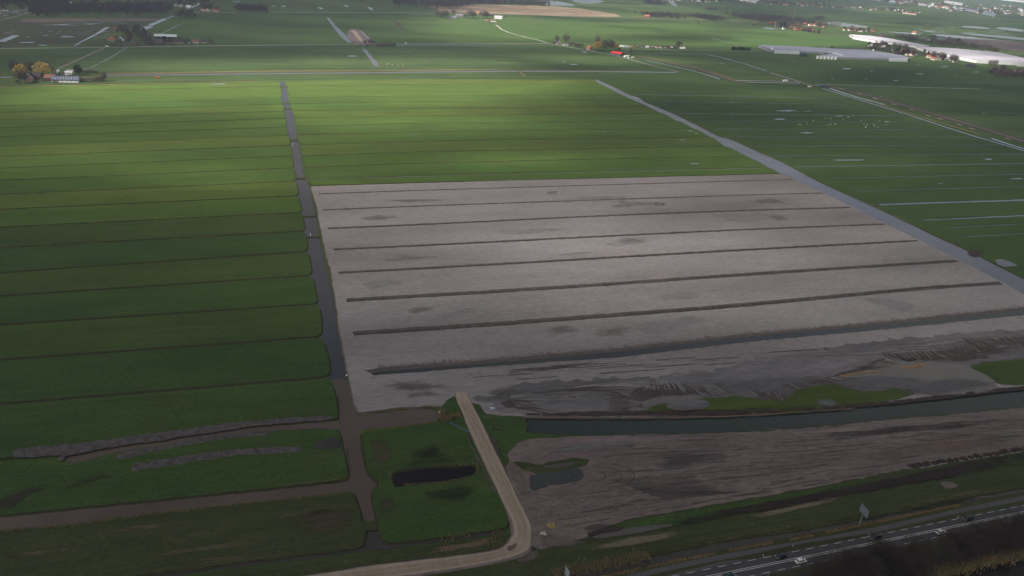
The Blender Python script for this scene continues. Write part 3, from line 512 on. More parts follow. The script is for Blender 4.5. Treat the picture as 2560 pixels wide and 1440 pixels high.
# ---- ditch, cycle path and main road, bottom right
def rline(y0,y2,x): return lerp(y0,y2,(x-2000)/560)
wsheet([(1330,1452),(1400,1440),(1500,1419),(1600,1397),(1735,1368),(1854,1345),(2000,1328),(2190,1291),(2400,1246),(2560,1221),(2900,1155),(2900,1168),(2560,1231),(2400,1258),(2190,1304),(2000,1339),(1854,1366),(1735,1388),(1600,1417),(1500,1438),(1400,1460)],W_OLIVE,.1,z=.64)
plate('verge',W([(1380,1450),(1400,1439),(1500,1418),(1600,1396),(1735,1367),(1854,1344),(2000,1327),(2190,1290),(2400,1245),(2560,1220),(2900,1154),(2900,1050),(2560,1180),(2300,1240),(1700,1350),(1420,1382),(1340,1400),(1322,1420)],.9),.9,G_wild,BANK,slope=.6,z0=.6,amp=.3)
plate('verge',W([(1400,1462),(1500,1440),(1600,1419),(1735,1390),(1854,1368),(2000,1341),(2190,1306),(2400,1260),(2560,1233),(2900,1170),(3300,1250),(3000,1700),(1400,1700),(1200,1560)],.8),.8,G_wild,BANK,slope=.6,z0=.6,amp=.25)
# cycle path
CP=[(1480,1470),(1540,1444),(1640,1421),(1735,1399),(1854,1377),(2000,1352),(2190,1318),(2400,1271),(2560,1240),(2900,1172)]
CPb=[(2900,1183),(2560,1251),(2400,1282),(2190,1331),(2000,1360),(1900,1381),(1854,1391),(1735,1413),(1650,1432),(1560,1452),(1480,1486)]
sheet('cycle_path',CP+CPb,.84,ASPH2,0,smooth=0)
# the carriageway
zb=.88
A0,A1=P(1718,1433,zb),P(2533,1269,zb)   # upper edge dashes
Dv=(A1-A0).normalized(); Nv=Vector((Dv.y,-Dv.x,0))
if Nv.dot(P(2000,1420,zb)-P(2000,1380,zb))<0: Nv=-Nv
def rp(s,n,z=zb): q=A0+Dv*s+Nv*n; q.z=z; return q
vs=[rp(-150,-.55),rp(330,-.55),rp(330,7.3),rp(-150,7.3)]
tag(mesh('road',vs,up(vs,[(0,1,2,3)]),ASPH),kind='structure')
sheet('lay_by',[(1560,1478),(1640,1446),(1700,1430),(1790,1408),(1800,1403),(1860,1399),(1880,1398),(1868,1406),(1760,1428),(1660,1450),(1600,1470)],zb-.02,ASPH2,.1)
pm=MB()
def stripe(s0,s1,n,w=.15,z=.03): q=[rp(s0,n-w/2,zb+z),rp(s1,n-w/2,zb+z),rp(s1,n+w/2,zb+z),rp(s0,n+w/2,zb+z)]; pm.add(q,up(q,[(0,1,2,3)]))
for k in range(-20,52): stripe(k*6-.2,k*6+2.9,0); stripe(k*6+1.3,k*6+4.4,6.35)
stripe(-150,330,2.82,.17); stripe(-150,330,3.55,.17)
tag(pm.build('road_markings',WLINE),kind='structure')
tr=MB()
for n in (.75,2.2,4.3,5.6):
    q=[rp(-150,n-.25,zb+.015),rp(330,n-.25,zb+.015),rp(330,n+.25,zb+.015),rp(-150,n+.25,zb+.015)]; tr.add(q,up(q,[(0,1,2,3)]))
tag(tr.build('tyre_lanes',mat('polished_asphalt',(.048,.044,.050),.7,(.060,.055,.061),.3,stretch=(.1,1,1))),kind='structure')
tag(sheet('water',[(2330,1452),(2400,1433),(2470,1413),(2530,1398),(2580,1385),(2900,1310),(2900,1600),(2300,1600)],.92,W_DARK,.8,step=1.5),kind='structure')
# ================================================================ far country
FZ=[0]
def fs(name,q,m,z=.12,amp=2.,step=12,**k):
    FZ[0]+=.012; z+=FZ[0]; return sheet(name,q,z,m,amp,step,fr=.05,**k)
OLD=grassmat('tired_grass',(.050,.060,.030),(.062,.068,.036),(.055,.055,.032),(.085,.075,.05),.8)
FGA=grassmat('far_meadow',(.052,.098,.024),(.068,.112,.029),(.042,.080,.023),(.085,.100,.04),.7)
FGB=grassmat('far_meadow_dark',(.044,.078,.024),(.058,.090,.028),(.036,.064,.022),(.07,.08,.038),.7)
PLG=mat('bare_patch',(.10,.075,.07),.9,(.16,.13,.12),.03,(.2,1,1),fine=.3)
fs('field',[(-300,48),(60,46),(400,45),(430,40),(372,66),(260,80),(185,115),(-300,124)],OLD,.10)
fs('soil_patch',[(40,48),(100,46),(280,46),(400,47),(395,52),(200,54),(60,57)],PLG,.16,3)
fs('field',[(435,36),(820,31),(1000,32),(1500,38),(1480,60),(1400,95),(1350,107),(1000,107),(640,110),(500,110),(420,100),(380,62)],FGA,.11)
fs('field',[(0,124),(260,121),(640,115),(1370,114),(1600,128),(1650,160),(1600,174),(700,173),(100,185),(0,190)],FGB,.11)
fs('field',[(0,198),(640,188),(1280,184),(1700,184),(1850,205),(1500,197),(1100,195),(640,200),(0,214)],FGB,.11)
fs('field',[(1560,60),(1900,60),(2100,95),(2250,120),(2100,118),(1900,118),(1560,112),(1450,100),(1400,60)],FGA,.11)
fs('field',[(1900,125),(2280,152),(2560,175),(2900,200),(2900,330),(2560,290),(2200,210),(2000,205),(1800,160),(1600,140),(1700,125)],FGB,.11)
fs('field',[(1620,5),(1900,14),(2200,35),(2560,58),(2560,72),(2300,60),(1900,48),(1700,44),(1640,25)],FGB,.10)
fs('reed_bed',[(1060,14),(1150,10),(1300,13),(1430,18),(1570,40),(1500,44),(1280,36),(1100,30),(1090,22)],REEDF,.18,8)
def fline(name,q,w,m,z=.2,amp=.6): return ribbon(name,q,w,z,m,amp=amp,step=10,fr=.05)
# wetering and banks
fline('water',[(262,189),(640,184.5),(960,181.5),(1280,178),(1500,179),(1690,181)],[9,11],W_GREY,.22,1.)
fline('bank',[(262,186),(640,179.5),(960,177),(1280,174.5),(1595,177.5)],4,mat('reedy_bank',(.12,.085,.055),.9,(.20,.14,.09),.1),.26)
fline('bank',[(262,184),(640,177.5),(960,175),(1280,172.7)],2.5,REED,.28)
fline('water',[(-300,193.5),(0,193.7),(32,193.5)],7,W_GREY,.22)
fline('road',[(1485,128),(1560,144),(1620,161),(1700,181)],[5,9],mat('lane_asphalt',(.13,.12,.12),.9,(.17,.16,.155),.1),.3)
fline('road',[(-300,124),(0,121.5),(270,118),(640,113),(900,110.5),(1020,110)],4,CONC,.3)
fline('water',[(640,112.5),(1000,110.5)],2,W_GREY,.25)
fline('road',[(1010,109),(1280,108.5),(1370,109)],3.5,CONC,.3); fline('water',[(1000,111.5),(1280,112),(1390,114)],3,W_GREY,.25)
fline('road',[(1240,62),(1260,78),(1310,92),(1350,101),(1375,110),(1420,117),(1490,130)],4,CONC,.3)
fline('path',[(145,172),(200,147),(262,119)],4,mat('farm_track',(.13,.115,.10),.9,(.17,.15,.13),.2),.25)
fline('water',[(210,175),(240,163),(290,136),(317,118)],[1.5,3],W_GREY,.25); fline('ditch_bank',[(100,164),(125,152),(165,135)],2,BANK,.25)
fline('water',[(185,115),(215,98),(245,84),(262,72),(270,68)],[2.5,7],W_SKY,.25); fline('water',[(0,104),(20,97),(42,88)],[13,9],W_SKY,.25)
fline('water',[(347,76),(362,72),(374,66)],14,W_SKY,.25,2); fline('water',[(374,64),(410,48),(432,39)],10,W_SKY,.25,2); fline('water',[(392,90),(440,66),(468,52)],2.5,W_GREY,.25)
fline('road',[(505,6),(480,18),(470,22)],8,W_SKY,.3)
fline('water',[(-100,33),(430,31.5),(640,30.5),(960,31.5),(1280,36),(1580,44),(1760,52),(1920,59),(2050,72)],5.5,W_SKY,.3); fline('bank',[(430,28.5),(800,27),(1100,30)],4,REEDF,.3)
fline('bank',[(1580,41),(1760,48.5),(1920,55),(2060,68)],9,REEDF,.35,3.)
fline('water',[(819,44),(838,68),(862,94),(878,106)],[5,14],W_GREY,.25,1.5); fline('water',[(910,122),(925,142),(943,166)],[7,8],W_GREY,.25,1.5)
plate('soil_yard',W([(872,74),(880,72),(900,73),(928,99),(931,110),(915,114),(885,108),(866,90)],.5),.5,BROWNS,BANK,slope=2,amp=1.5,rnd=0); fline('sand_track',[(881,75),(893,88),(904,104)],[9,7],SAND,.56); fline('water',[(902,78),(926,99)],2.5,W_SKY,.56)
fline('soil_patch',[(984,51),(995,60),(1012,74)],9,DBROWN,.3,3.); fline('soil_patch',[(990,49),(1005,46),(1024,43)],3,DBROWN,.3)
fline('water',[(990,113),(1180,114),(1240,116)],7,W_DARK,.24,2)
# path to the right: dark track with sand heaps, and the lane beside it
fline('road',[(1590,141),(1650,152),(1750,173),(1837,203),(1860,206)],13,mat('track_bed',(.085,.065,.058),.9,(.135,.105,.098),.1),.6)
fline('bank',[(1590,138.5),(1650,149),(1750,168.5),(1840,200)],2,REED,.62); fline('water',[(1615,151),(1750,181),(1800,198)],4,W_SKY,.6)
fline('road',[(2070,216),(2150,233),(2300,275),(2450,319),(2600,367),(2900,467)],13,mat('track_bed2',(.085,.062,.055),.9,(.145,.11,.10),.1),.6,1.); fline('bank',[(2070,213),(2150,228),(2300,269),(2450,312),(2600,359)],2,mat('heather_bank',(.13,.10,.09),.9,(.2,.17,.15),.3),.62,1.)
fline('water',[(2074,220),(2110,233),(2150,245)],5,W_SKY,.6); fline('water',[(2057,221),(2130,244),(2208,268),(2290,293),(2410,333),(2560,377),(2800,445)],3.5,W_SKY,.6); fline('bank',[(2065,219),(2150,246),(2300,292),(2450,336)],3,REED,.58,2.)
fline('water',[(2150,245),(2180,253),(2210,262)],5,W_SKY,.61,2); fline('water',[(2478,346),(2520,360),(2570,375)],5,W_SKY,.61,1)
fline('road',[(1925,182),(1960,192),(2000,205),(2030,214),(2060,215)],7,mat('lane_grey',(.19,.17,.165),.9,(.23,.2,.2),.1),.62); fline('road',[(1837,201),(1960,203),(2000,206)],4,CONC,.6); fline('road',[(2040,211),(2200,216),(2360,220.5),(2450,222)],3,CONC,.6)
fline('water',[(1850,205),(2000,208)],4,W_SKY,.6); fline('ditch_bank',[(1862,208),(2020,216)],2.5,BANK,.62)
fline('water',[(1768,137),(1800,142),(1835,152),(1880,165),(1917,178)],[6,3],W_GREY,.24); fline('water',[(1560,131),(1768,136)],3,W_GREY,.24,1); 
fline('road',[(1545,122.5),(1700,124.5),(1920,128.5)],3,CONC,.3); fline('water',[(1775,93),(1815,105),(1850,113)],3,W_GREY,.24,2)
fline('ditch_bank',[(1100,196.5),(1300,197),(1480,198.5)],1.5,BANK,.3); fline('ditch_bank',[(0,213.5),(300,209),(640,200.5)],2,BANK,.3); fline('bank',[(0,216.5),(300,210.5),(640,202.5)],1.5,REED,.6,1.4)
# pools
for q in ([(1425,2),(1450,-4),(1500,0),(1512,5),(1480,10),(1450,8)],[(1330,4),(1380,0),(1420,8),(1445,16),(1400,14),(1360,14)],[(2060,57),(2090,55),(2130,60),(2175,66),(2165,70),(2100,66)],[(2315,85),(2350,91),(2440,100),(2500,108),(2560,112),(2560,106),(2450,95),(2370,86)],[(2393,83),(2450,90),(2560,101),(2700,110),(2700,104),(2560,95),(2440,84)],[(2410,64),(2480,70),(2470,73),(2400,68)],[(2485,71),(2560,81),(2560,73),(2500,67)],[(2300,75),(2345,78),(2320,80)],[(2470,90),(2540,96),(2530,93),(2480,87)],[(1905,68),(1955,72),(1955,75),(1910,72)],[(1390,-3),(1440,-8),(1435,0)],[(1670,-3),(1690,8),(1693,17),(1683,14),(1668,3)],[(1680,-2),(1720,1),(1715,-4)],[(2210,78),(2300,84),(2310,87),(2240,83)]):
    fs('water',q,W_SKY,.35,4,10)
PUD=MB()
def pud(x,y,w,h=None):
    s=ppm(x,y); h=min(2.6,h or w*.07); n=10; v=[]
    for i in range(n): a=2*math.pi*i/n; k=R.uniform(.55,1.2); v.append(P(x+math.cos(a)*w/2*k,y+math.sin(a)*h/2*k,.62 if y>203 else .3))
    PUD.add(v,up(v,[tuple(range(n))]))
for x,y,w in [(1965,277,60),(1830,256,16),(1832,295,14),(1995,279,8),(1500,242,18),(1515,246,10),(1512,329,22),(1726,327,24),(1740,333,20),(1705,350,26),(1712,359,12),(1735,409,34),(1774,351,10),(1388,294,6),(1108,336,10),(1120,343,14),(1035,337,12),(1048,343,14),(937,373,16),(620,304,14),(660,311,20),(690,311,10),(441,354,20),(382,364,12),(545,210,50),(310,416,10),(82,549,8),(1435,161,34),(1410,154,20),(1390,152,8),(1445,115,8),(2115,172,30),(2360,167,28),(2295,162,14),(2180,178,14),(1985,153,12),(2080,196,10),(2240,201,16),(2165,198,12),(2020,278,22),(2100,290,26),(1950,298,36),(2214,311,18),(2300,312,10),(2020,332,60),(2120,400,140),(2470,398,30),(2350,459,20),(2540,447,40),(2470,463,14),(2455,392,12),(1920,335,10),(1806,158,14),(2040,232,8),(1640,140,10),(450,740,8),(240,140,6),(300,400,6),(700,140,14),(885,140,36),(760,139,10),(1065,154,14),(1170,168,5),(1020,104,5),(105,113,30),(150,62,60),(225,60,40),(115,73,10),(70,92,18),(115,88,20),(165,92,60),(70,106,60),(330,40,40),(305,43,20),(685,15,20),(800,14,4),(1180,20,6),(590,4,30),(765,56,8),(650,62,8),(2140,60,10),(2440,180,20),(2470,190,12),(2300,185,24),(2390,191,8),(2500,650,26),(1570,21,14),(1970,110,8),(2060,118,14)]:
    pud(x,y,w*.8,max(.9,w*.07))
for k in range(46): pud(R.uniform(2250,2560),R.uniform(62,112),R.uniform(10,50),R.uniform(.6,1.3))
for k in range(30): pud(R.uniform(0,330),R.uniform(55,108),R.uniform(6,40),R.uniform(.5,.9))
tag(PUD.build('puddles',W_SKY),kind='stuff')
fline('water',[(2290,129),(2270,124)],3,W_SKY,.3)
fs('soil_yard',[(2500,100),(2560,106),(2700,120),(2700,140),(2560,130),(2470,118),(2430,108),(2370,95),(2420,97)],PLG,.3,4)
for a in ((707,14,711,17),(797,18,806,23),(863,13,868,17),(922,18,930,25)): fline('water',[(a[0],a[1]),(a[2],a[3])],9,W_SKY,.3)
for k,(xa,ya,xb,yb) in enumerate([(0,137,640,131),(0,143,500,138),(0,159,760,156),(250,165,1500,162),(640,171,1550,170),(700,133,1300,134),(1000,142,1430,143),(1000,152,1500,152),(1180,165,1580,166),(450,69,860,64),(1050,60,1400,62),(950,85,1300,88),(1300,77,1900,80),(1400,90,2000,95),(1650,160,1800,163),(1700,150,1900,155),(1760,185,1950,188),(2000,165,2560,182),(2050,185,2560,205),(1960,155,2300,165),(2250,240,2560,262),(2350,275,2560,290),(2100,200,2560,222),(0,88,250,86),(0,66,330,64),(0,100,200,98),(1700,62,2200,86)]): fline('ditch_bank',[(xa,ya),((xa+xb)/2,(ya+yb)/2+R.uniform(-.4,.4)),(xb,yb)],2.4 if ya>110 else 3.2,BANK,.3+(.3 if xa>1900 and ya>200 else 0),1.)
# highway at upper left
fline('motorway',[(-200,64),(0,34),(40,28),(88,22),(130,15)],[24,26],ASPH,.5,0); fline('motorway_lines',[(-200,66),(0,36.5),(88,23.5)],.5,WLINE,.56,0); fline('motorway_lines',[(-200,60),(0,31.5),(88,20.5)],.5,WLINE,.56,0)
fline('road',[(-200,92),(0,51),(30,43.5),(45,40),(88,28)],4,LSOIL,.5)
# ================================================================ things
def children(o): return [c for c in bpy.data.objects if c.parent==o]
KIDS={}
def part(name,mb,m,parent,smooth=False,label=None):
    o=mb.build(name,m,parent,smooth); KIDS.setdefault(parent.name,[]).append(o)
    if label: o['label']=label
    return o
def dup(root,loc,rz=0,sc=1,**k):
    r=root.copy(); C.objects.link(r); r.location=loc; r.rotation_euler=(0,0,rz); r.scale=sc if isinstance(sc,tuple) else (sc,sc,sc)
    for c in KIDS.get(root.name,[]):
        n=c.copy(); C.objects.link(n); n.parent=r; KIDS.setdefault(r.name,[]).append(n)
        for g in KIDS.get(c.name,[]): h=g.copy(); C.objects.link(h); h.parent=n
    for key in ('label','category','group'):
        if key in r: del r[key]
    return tag(r,**k)
ORD=['first','second','third','fourth','fifth','sixth','seventh','eighth','ninth','tenth','eleventh','twelfth','thirteenth','fourteenth','fifteenth','sixteenth','seventeenth','eighteenth','nineteenth','twentieth']
# ---------------------------------------------------------------- trees
CB=mat('bare_twigs',(.105,.082,.072),.95,(.175,.14,.122),.35,fine=2); CB2=mat('brown_twigs',(.070,.053,.045),.95,(.108,.084,.071),.5,fine=2)
CW=mat('willow_twigs',(.26,.18,.04),.9,(.40,.30,.08),.5,fine=2); CE=mat('evergreen_leaves',(.012,.022,.014),.9,(.03,.045,.022),.6,fine=2)
CR_=mat('russet_twigs',(.14,.07,.025),.9,(.22,.12,.05),.5,fine=2); CG=mat('budding_twigs',(.09,.085,.035),.9,(.14,.13,.05),.5,fine=2)
BARK=mat('bark',(.045,.036,.028),.95,(.08,.065,.05),2.)
def inell(): 
    while 1:
        v=Vector((R.uniform(-1,1),R.uniform(-1,1),R.uniform(-1,1)))
        if v.length<1: return v
def tree_proto(name,crown,h,w,n,leaf,cm,twig=False,low=.25,shape='round',seed=1,limbs=9):
    R.seed(seed); root=empty(name,(0,0,-500)); tb=MB(); tb.tube((0,0,-.1),(0,0,h*.45),h*.022,h*.014,7); tips=[]
    for i in range(limbs):
        a=2*math.pi*i/limbs+R.random(); z0=h*R.uniform(.2,.42); z1=h*R.uniform(.55,.92); r=w*.5*R.uniform(.4,.85)
        b=Vector((math.cos(a)*r,math.sin(a)*r,z1)); s=Vector((0,0,z0)); mid=s.lerp(b,.5)+Vector((0,0,h*.04))
        tb.tube(s,mid,h*.011,h*.007,5); tb.tube(mid,b,h*.007,h*.002,5); tips+=[mid,b,s.lerp(b,.7)]
        for q in range(3):
            c=mid.lerp(b,R.random()); e=c+Vector((R.gauss(0,w*.14),R.gauss(0,w*.14),h*R.uniform(.05,.18))); tb.tube(c,e,h*.004,h*.001,4); tips.append(e)
    tb.tube((0,0,h*.45),(0,0,h*.85),h*.014,h*.003,6); tips.append(Vector((0,0,h*.9)))
    part('trunk',tb,BARK,root)
    cb=MB(); zc=h*(low+1)/2; hz=h*(1-low)/2; sdv=R.random()*50
    k=0
    while k<n:
        v=inell(); 
        if shape=='cone': 
            q=(v.z+1)/2; v.x*=1.15*(1-q*.92); v.y*=1.15*(1-q*.92)
        if shape=='tall': v.x*=(1-.25*abs(v.z)); v.y*=(1-.25*abs(v.z))
        p=Vector((v.x*w/2,v.y*w/2,zc+v.z*hz))
        if noise.noise(Vector((p.x/w*4+sdv,p.y/w*4,p.z/w*4)))<-.12: continue
        bulge=1+.22*noise.noise(Vector((v.x*2+sdv,v.y*2,v.z*2))); p=Vector((p.x*bulge,p.y*bulge,zc+(p.z-zc)*bulge))
        k+=1
        if twig:
            o=(p-Vector((0,0,h*.25))).normalized(); d=(o+Vector((R.gauss(0,.45),R.gauss(0,.45),R.gauss(.2,.35)))).normalized(); L1=leaf*R.uniform(.5,1.4); s=d.orthogonal().normalized()*twig*R.uniform(.5,1.3)
            cb.add([p-s,p+s,p+d*L1],[(0,1,2)])
            s2=d.cross(s).normalized()*twig*.8; cb.add([p-s2,p+s2,p+d*L1],[(0,1,2)])
        else:
            a=inell().normalized()*leaf*R.uniform(.5,1.2); b=a.orthogonal().normalized()*leaf*R.uniform(.4,1.)
            cb.add([p-a,p+b,p+a,p-b],[(0,1,2,3)])
    part('crown',cb,cm,root); return root
st_=R.getstate()
PRO={ 'bare':[tree_proto('bare_tree','r',14,11,1150,.95,CB,.16,seed=s,low=.2) for s in (11,12,13)],
 'near':[tree_proto('bare_tree','r',10,8.5,2600,1.1,CB2,.028,seed=s,low=.12) for s in (21,22,23,24)],
 'willow':[tree_proto('willow_tree','r',13,13,1500,.42,CW,seed=31,low=.12)],
 'dark':[tree_proto('evergreen_tree','r',12,10,1300,.5,CE,seed=41,low=.05),tree_proto('evergreen_tree','r',13,7,1000,.5,CE,seed=42,low=.03,shape='cone')],
 'russet':[tree_proto('russet_tree','r',12,9,1100,.8,CR_,.16,seed=51,low=.15)],
 'bud':[tree_proto('budding_tree','r',11,10,1100,.8,CG,.16,seed=61,low=.1)],
 'tall':[tree_proto('poplar_tree','r',18,8,1000,1.,CB,.15,seed=71,low=.1,shape='tall')],
 'bush':[tree_proto('bush','r',4,5.5,600,.5,CB,.12,seed=81,low=.0,limbs=5)] }
R.setstate(st_)
ALLP=[p for l in PRO.values() for p in l]
NM={'bare':'bare_tree','near':'bare_tree','willow':'willow_tree','dark':'evergreen_tree','russet':'russet_tree','bud':'budding_tree','tall':'poplar_tree','bush':'bush'}
PH={'bare':(14,11),'near':(10,8.5),'willow':(13,13),'dark':(12,10),'russet':(12,9),'bud':(11,10),'tall':(18,8),'bush':(4,5.5)}
def tree(k,x,y,hp,wp=None,label=None,group=None,z=.3,meters=False):
    """base pixel, height and width in pixels of the photograph (or metres)"""
    s=1 if meters else ppm(x,y); H0,W0=PH[k]; sh=hp*1.2/s/H0; sw=(wp*1.2/s/W0) if wp else sh
    return dup(R.choice(PRO[k]),P(x,y,z),R.random()*6.28,(sw,sw,sh),label=label,cat='bush' if k=='bush' else 'tree',group=group)
def trees(k,lst,desc,group=None):
    """list of (x,y,h,w) -> labels count them from the left"""
    lst=sorted(lst)
    for i,q in enumerate(lst):
        n=len(lst)
        if n>1 and n<=20: lab='%s, %s from the left'%(desc,ORD[i])
        else: lab=desc
        tree(k,*q,label=lab,group=group or (desc if n>1 else None))
# ---------------------------------------------------------------- houses
WM={}
def cm(c,r=.85):
    c=tuple(c)
    if c not in WM: WM[c]=mat('paint_%d'%len(WM),tuple(v*.85 for v in c),r,tuple(min(1,v*1.12) for v in c),.6,fine=2,finestr=.12)
    return WM[c]
RED=(.24,.085,.06); ORG=(.30,.12,.07); DRK=(.045,.042,.05); BLU=(.05,.06,.10); WHT=(.74,.73,.70); BRK=(.17,.07,.05); GRY=(.25,.25,.26); CRM=(.5,.44,.35); BLKW=(.03,.032,.03); LGR=(.55,.56,.58); THA=(.16,.12,.09); GLS=mat('window_glass',(.03,.035,.045),.15); WFR=mat('white_frame',(.75,.75,.73),.6)
def gable(mw,mr,w,l,e,r,ov=.4,y0=0,x0=0):
    """walls with two gables (ends at y0 and y0+l) into mw, roof slabs into mr"""
    x=w/2; v=[(x0-x,y0,0),(x0+x,y0,0),(x0+x,y0,e),(x0,y0,r),(x0-x,y0,e)]; v+=[(a,b+l,c) for a,b,c in v]
    mw.add(v,[(0,1,2,3,4),(9,8,7,6,5),(0,4,9,5),(1,6,7,2),(0,5,6,1)])
    t=.22; sl=(r-e)/x; 
    for s in (-1,1):
        a=[(x0,y0-ov,r+.02),(x0+s*(x+ov),y0-ov,e-sl*ov+.02),(x0+s*(x+ov),y0+l+ov,e-sl*ov+.02),(x0,y0+l+ov,r+.02)]; b=[(p[0],p[1],p[2]+t) for p in a]
        mr.add(a+b,[(0,1,2,3)[::s],(4,5,6,7)[::-s],(0,4,5,1)[::s],(1,5,6,2)[::s],(2,6,7,3)[::s],(3,7,4,0)[::s]])
def house(x,y,w,l,e,r,rz,wc,rc,name='house',label=None,cat='house',group=None,detail=1,z=.3,door=False,chim=True,trim=False,bigdoor=None,rowlights=0,z0=None):
    """gable house; front gable at the base pixel, body running to +Y before rotation"""
    root=empty(name,P(x,y,z),rz,label=label,cat=cat,group=group)
    mw,mr=MB(),MB(); gable(mw,mr,w,l,e,r)
    part('wall',mw,cm(wc),root); ro=part('roof',mr,cm(rc),root)
    if detail:
        for wx in ((-w*.25,w*.25) if not bigdoor else ()):
            fb=MB(); fb.box(wx-.65,wx+.65,-.08,.02,.9,2.3); f=part('window',fb,WFR,root); gb=MB(); gb.box(wx-.5,wx+.5,-.12,-.07,1.05,2.15); part('pane',gb,GLS,f)
        if e+ (r-e)*.5>3.2 and not bigdoor: fb=MB(); fb.box(-.6,.6,-.08,.02,e+.1,e+1.4); f=part('window',fb,WFR,root); gb=MB(); gb.box(-.45,.45,-.12,-.07,e+.25,e+1.25); part('pane',gb,GLS,f)
        nw=max(1,int(l/4.5))
        for s in (-1,1):
            for i in range(nw):
                yy=l*(i+.5)/nw; fb=MB(); x1=s*w/2; fb.box(min(x1,x1+s*.06),max(x1,x1+s*.06),yy-.6,yy+.6,.9,2.1); f=part('window',fb,WFR,root); gb=MB(); gb.box(min(x1+s*.05,x1+s*.1),max(x1+s*.05,x1+s*.1),yy-.45,yy+.45,1.05,1.95); part('pane',gb,GLS,f)
        db=MB(); 
        if bigdoor: db.box(-bigdoor[0]/2,bigdoor[0]/2,-.1,.02,0,bigdoor[1]); part('door',db,bigdoor[2],root)
        else: db.box(-.5,.5,-.1,.02,0,2.1); part('door',db,cm((.06,.10,.07)),root)
        if trim:
            tb=MB(); 
            for s in (-1,1): tb.tube((0,-.45,r+.15),(s*(w/2+.4),-.45,e-.2),.17,n=4)
            part('gable_trim',tb,WFR,root)
    if chim: cb=MB(); cb.box(-.4,.4,l*.3-.4,l*.3+.4,r-.8,r+1.1); c=part('chimney',cb,cm(BRK),ro)
    if rowlights:
        sl=(r-e)/(w/2)
        for k in range(rowlights):
            for f_ in (.35,.72):
                for s in (-1,1):
                    wb=MB(); xx=s*w/2*f_; zz=r-(abs(xx))*sl+.3; yy=l*(k+.5)/rowlights; wb.add([(xx-.3,yy-.35,zz+.3*sl*s),(xx+.3,yy-.35,zz-.3*sl*s),(xx+.3,yy+.35,zz-.3*sl*s),(xx-.3,yy+.35,zz+.3*sl*s)],[(0,1,2,3)]); part('skylight',wb,WFR,ro)
    return root
H2=math.pi/2
# brick farm, far left
house(73,203,9,13,3.2,8.2,.05,BRK,DRK,'farmhouse','red brick farmhouse gable with white edging behind bare trees at far left',trim=True)
house(104,196,9,11,3,7,H2,BRK,DRK,'barn','dark tiled wing just right of the brick farmhouse',cat='barn')
house(139,199,8,11,2.6,6,H2,BRK,(.20,.09,.06),'shed','low shed with rust red roof left of the solar barn',cat='shed')
house(199,204,13,29,2.4,6.2,H2,WHT,BLU,'barn','long barn with blue-black roof and two rows of white skylights',cat='barn',rowlights=10,chim=False)
house(182,187,5,8,3,4.5,H2,WHT,LGR,'shed','small bright white shed behind the long blue-black barn',cat='shed',chim=False)
house(150,184,4,5,2.5,4,.6,WHT,LGR,'shed','white shed with light roof where the farm track starts',cat='shed',chim=False)
house(195,181,4,12,2.2,3.2,H2,CRM,GRY,'shed','low grey-roofed shed beside the dark round tree',cat='shed',chim=False)
house(230,201,4,6,2.3,3.6,H2,CRM,THA,'shed','small cream shed among bushes right of the long barn',cat='shed',chim=False)
trees('bare',[(38,186,30,22),(52,209,28,20),(62,207,24,16),(79,186,26,22),(128,184,18,14),(262,203,20,13),(150,200,14,12),(178,201,13,10)],'bare brown tree at the brick farm','bare trees round the brick farm')
trees('willow',[(54,194,28,28),(107,190,28,34)],'yellow willow behind the brick farmhouse')
trees('dark',[(196,187,22,17)],'dark round tree behind the long blue-black barn')
trees('bush',[(44,208,7,10),(90,206,6,12),(112,203,6,14),(128,205,6,14),(210,204,8,14),(222,204,9,14),(236,203,9,16),(248,203,9,16),(256,203,10,14),(140,207,5,10),(208,182,5,14),(222,181,6,16),(236,182,5,14)],'low brown bush in the hedge of the brick farm','bushes of the brick farm')
# second farm
house(302,102,9,10,3,7.5,-.1,WHT,DRK,'farmhouse','bright white gabled farmhouse with dark roof at second farm',trim=True)
house(334,114.5,7.5,12,3,7.2,.05,BRK,DRK,'farmhouse','dark brick house with white outlined rounded gable by the road',trim=True)
def openbarn(x,y,w,l,label,z=.3):
    root=empty('open_barn',P(x,y,z),0,label=label,cat='barn'); rb=MB()
    rb.add([(0,0,5.2),(l,0,5.2),(l,w,7.6),(0,w,7.6),(0,0,5.4),(l,0,5.4),(l,w,7.8),(0,w,7.8)],[(3,2,1,0),(4,5,6,7),(0,1,5,4),(1,2,6,5),(2,3,7,6),(3,0,4,7)]); part('roof',rb,cm((.50,.54,.58)),root)
    for k in range(8): sb=MB(); xx=l*k/7; sb.box(xx-.1 if k else xx,xx+.12,0,.2,0,5.2); part('post',sb,WFR,root)
    for k in range(1,7): sb=MB(); xx=l*k/7; sb.add([(xx-.12,.0,5.45),(xx+.12,0,5.45),(xx+.12,w,7.85),(xx-.12,w,7.85)],[(0,1,2,3)]); part('roof_seam',sb,cm(GRY),root)
    wb=MB(); wb.box(0,l,w-.3,w-.1,0,7.5); part('rear_wall',wb,cm(BLKW),root)
openbarn(385,99,12,35,'long open barn with pale panelled mono-pitch roof at second farm')
house(408,110,12,26,2.6,7,H2,THA,(.07,.065,.075),'barn','dark slate barn nearest the road at second farm',cat='barn',chim=False)
house(461,108,9,28,2.2,5,H2,CRM,DRK,'barn','long low dark-roofed barn right of the slate barn',cat='barn',chim=False)
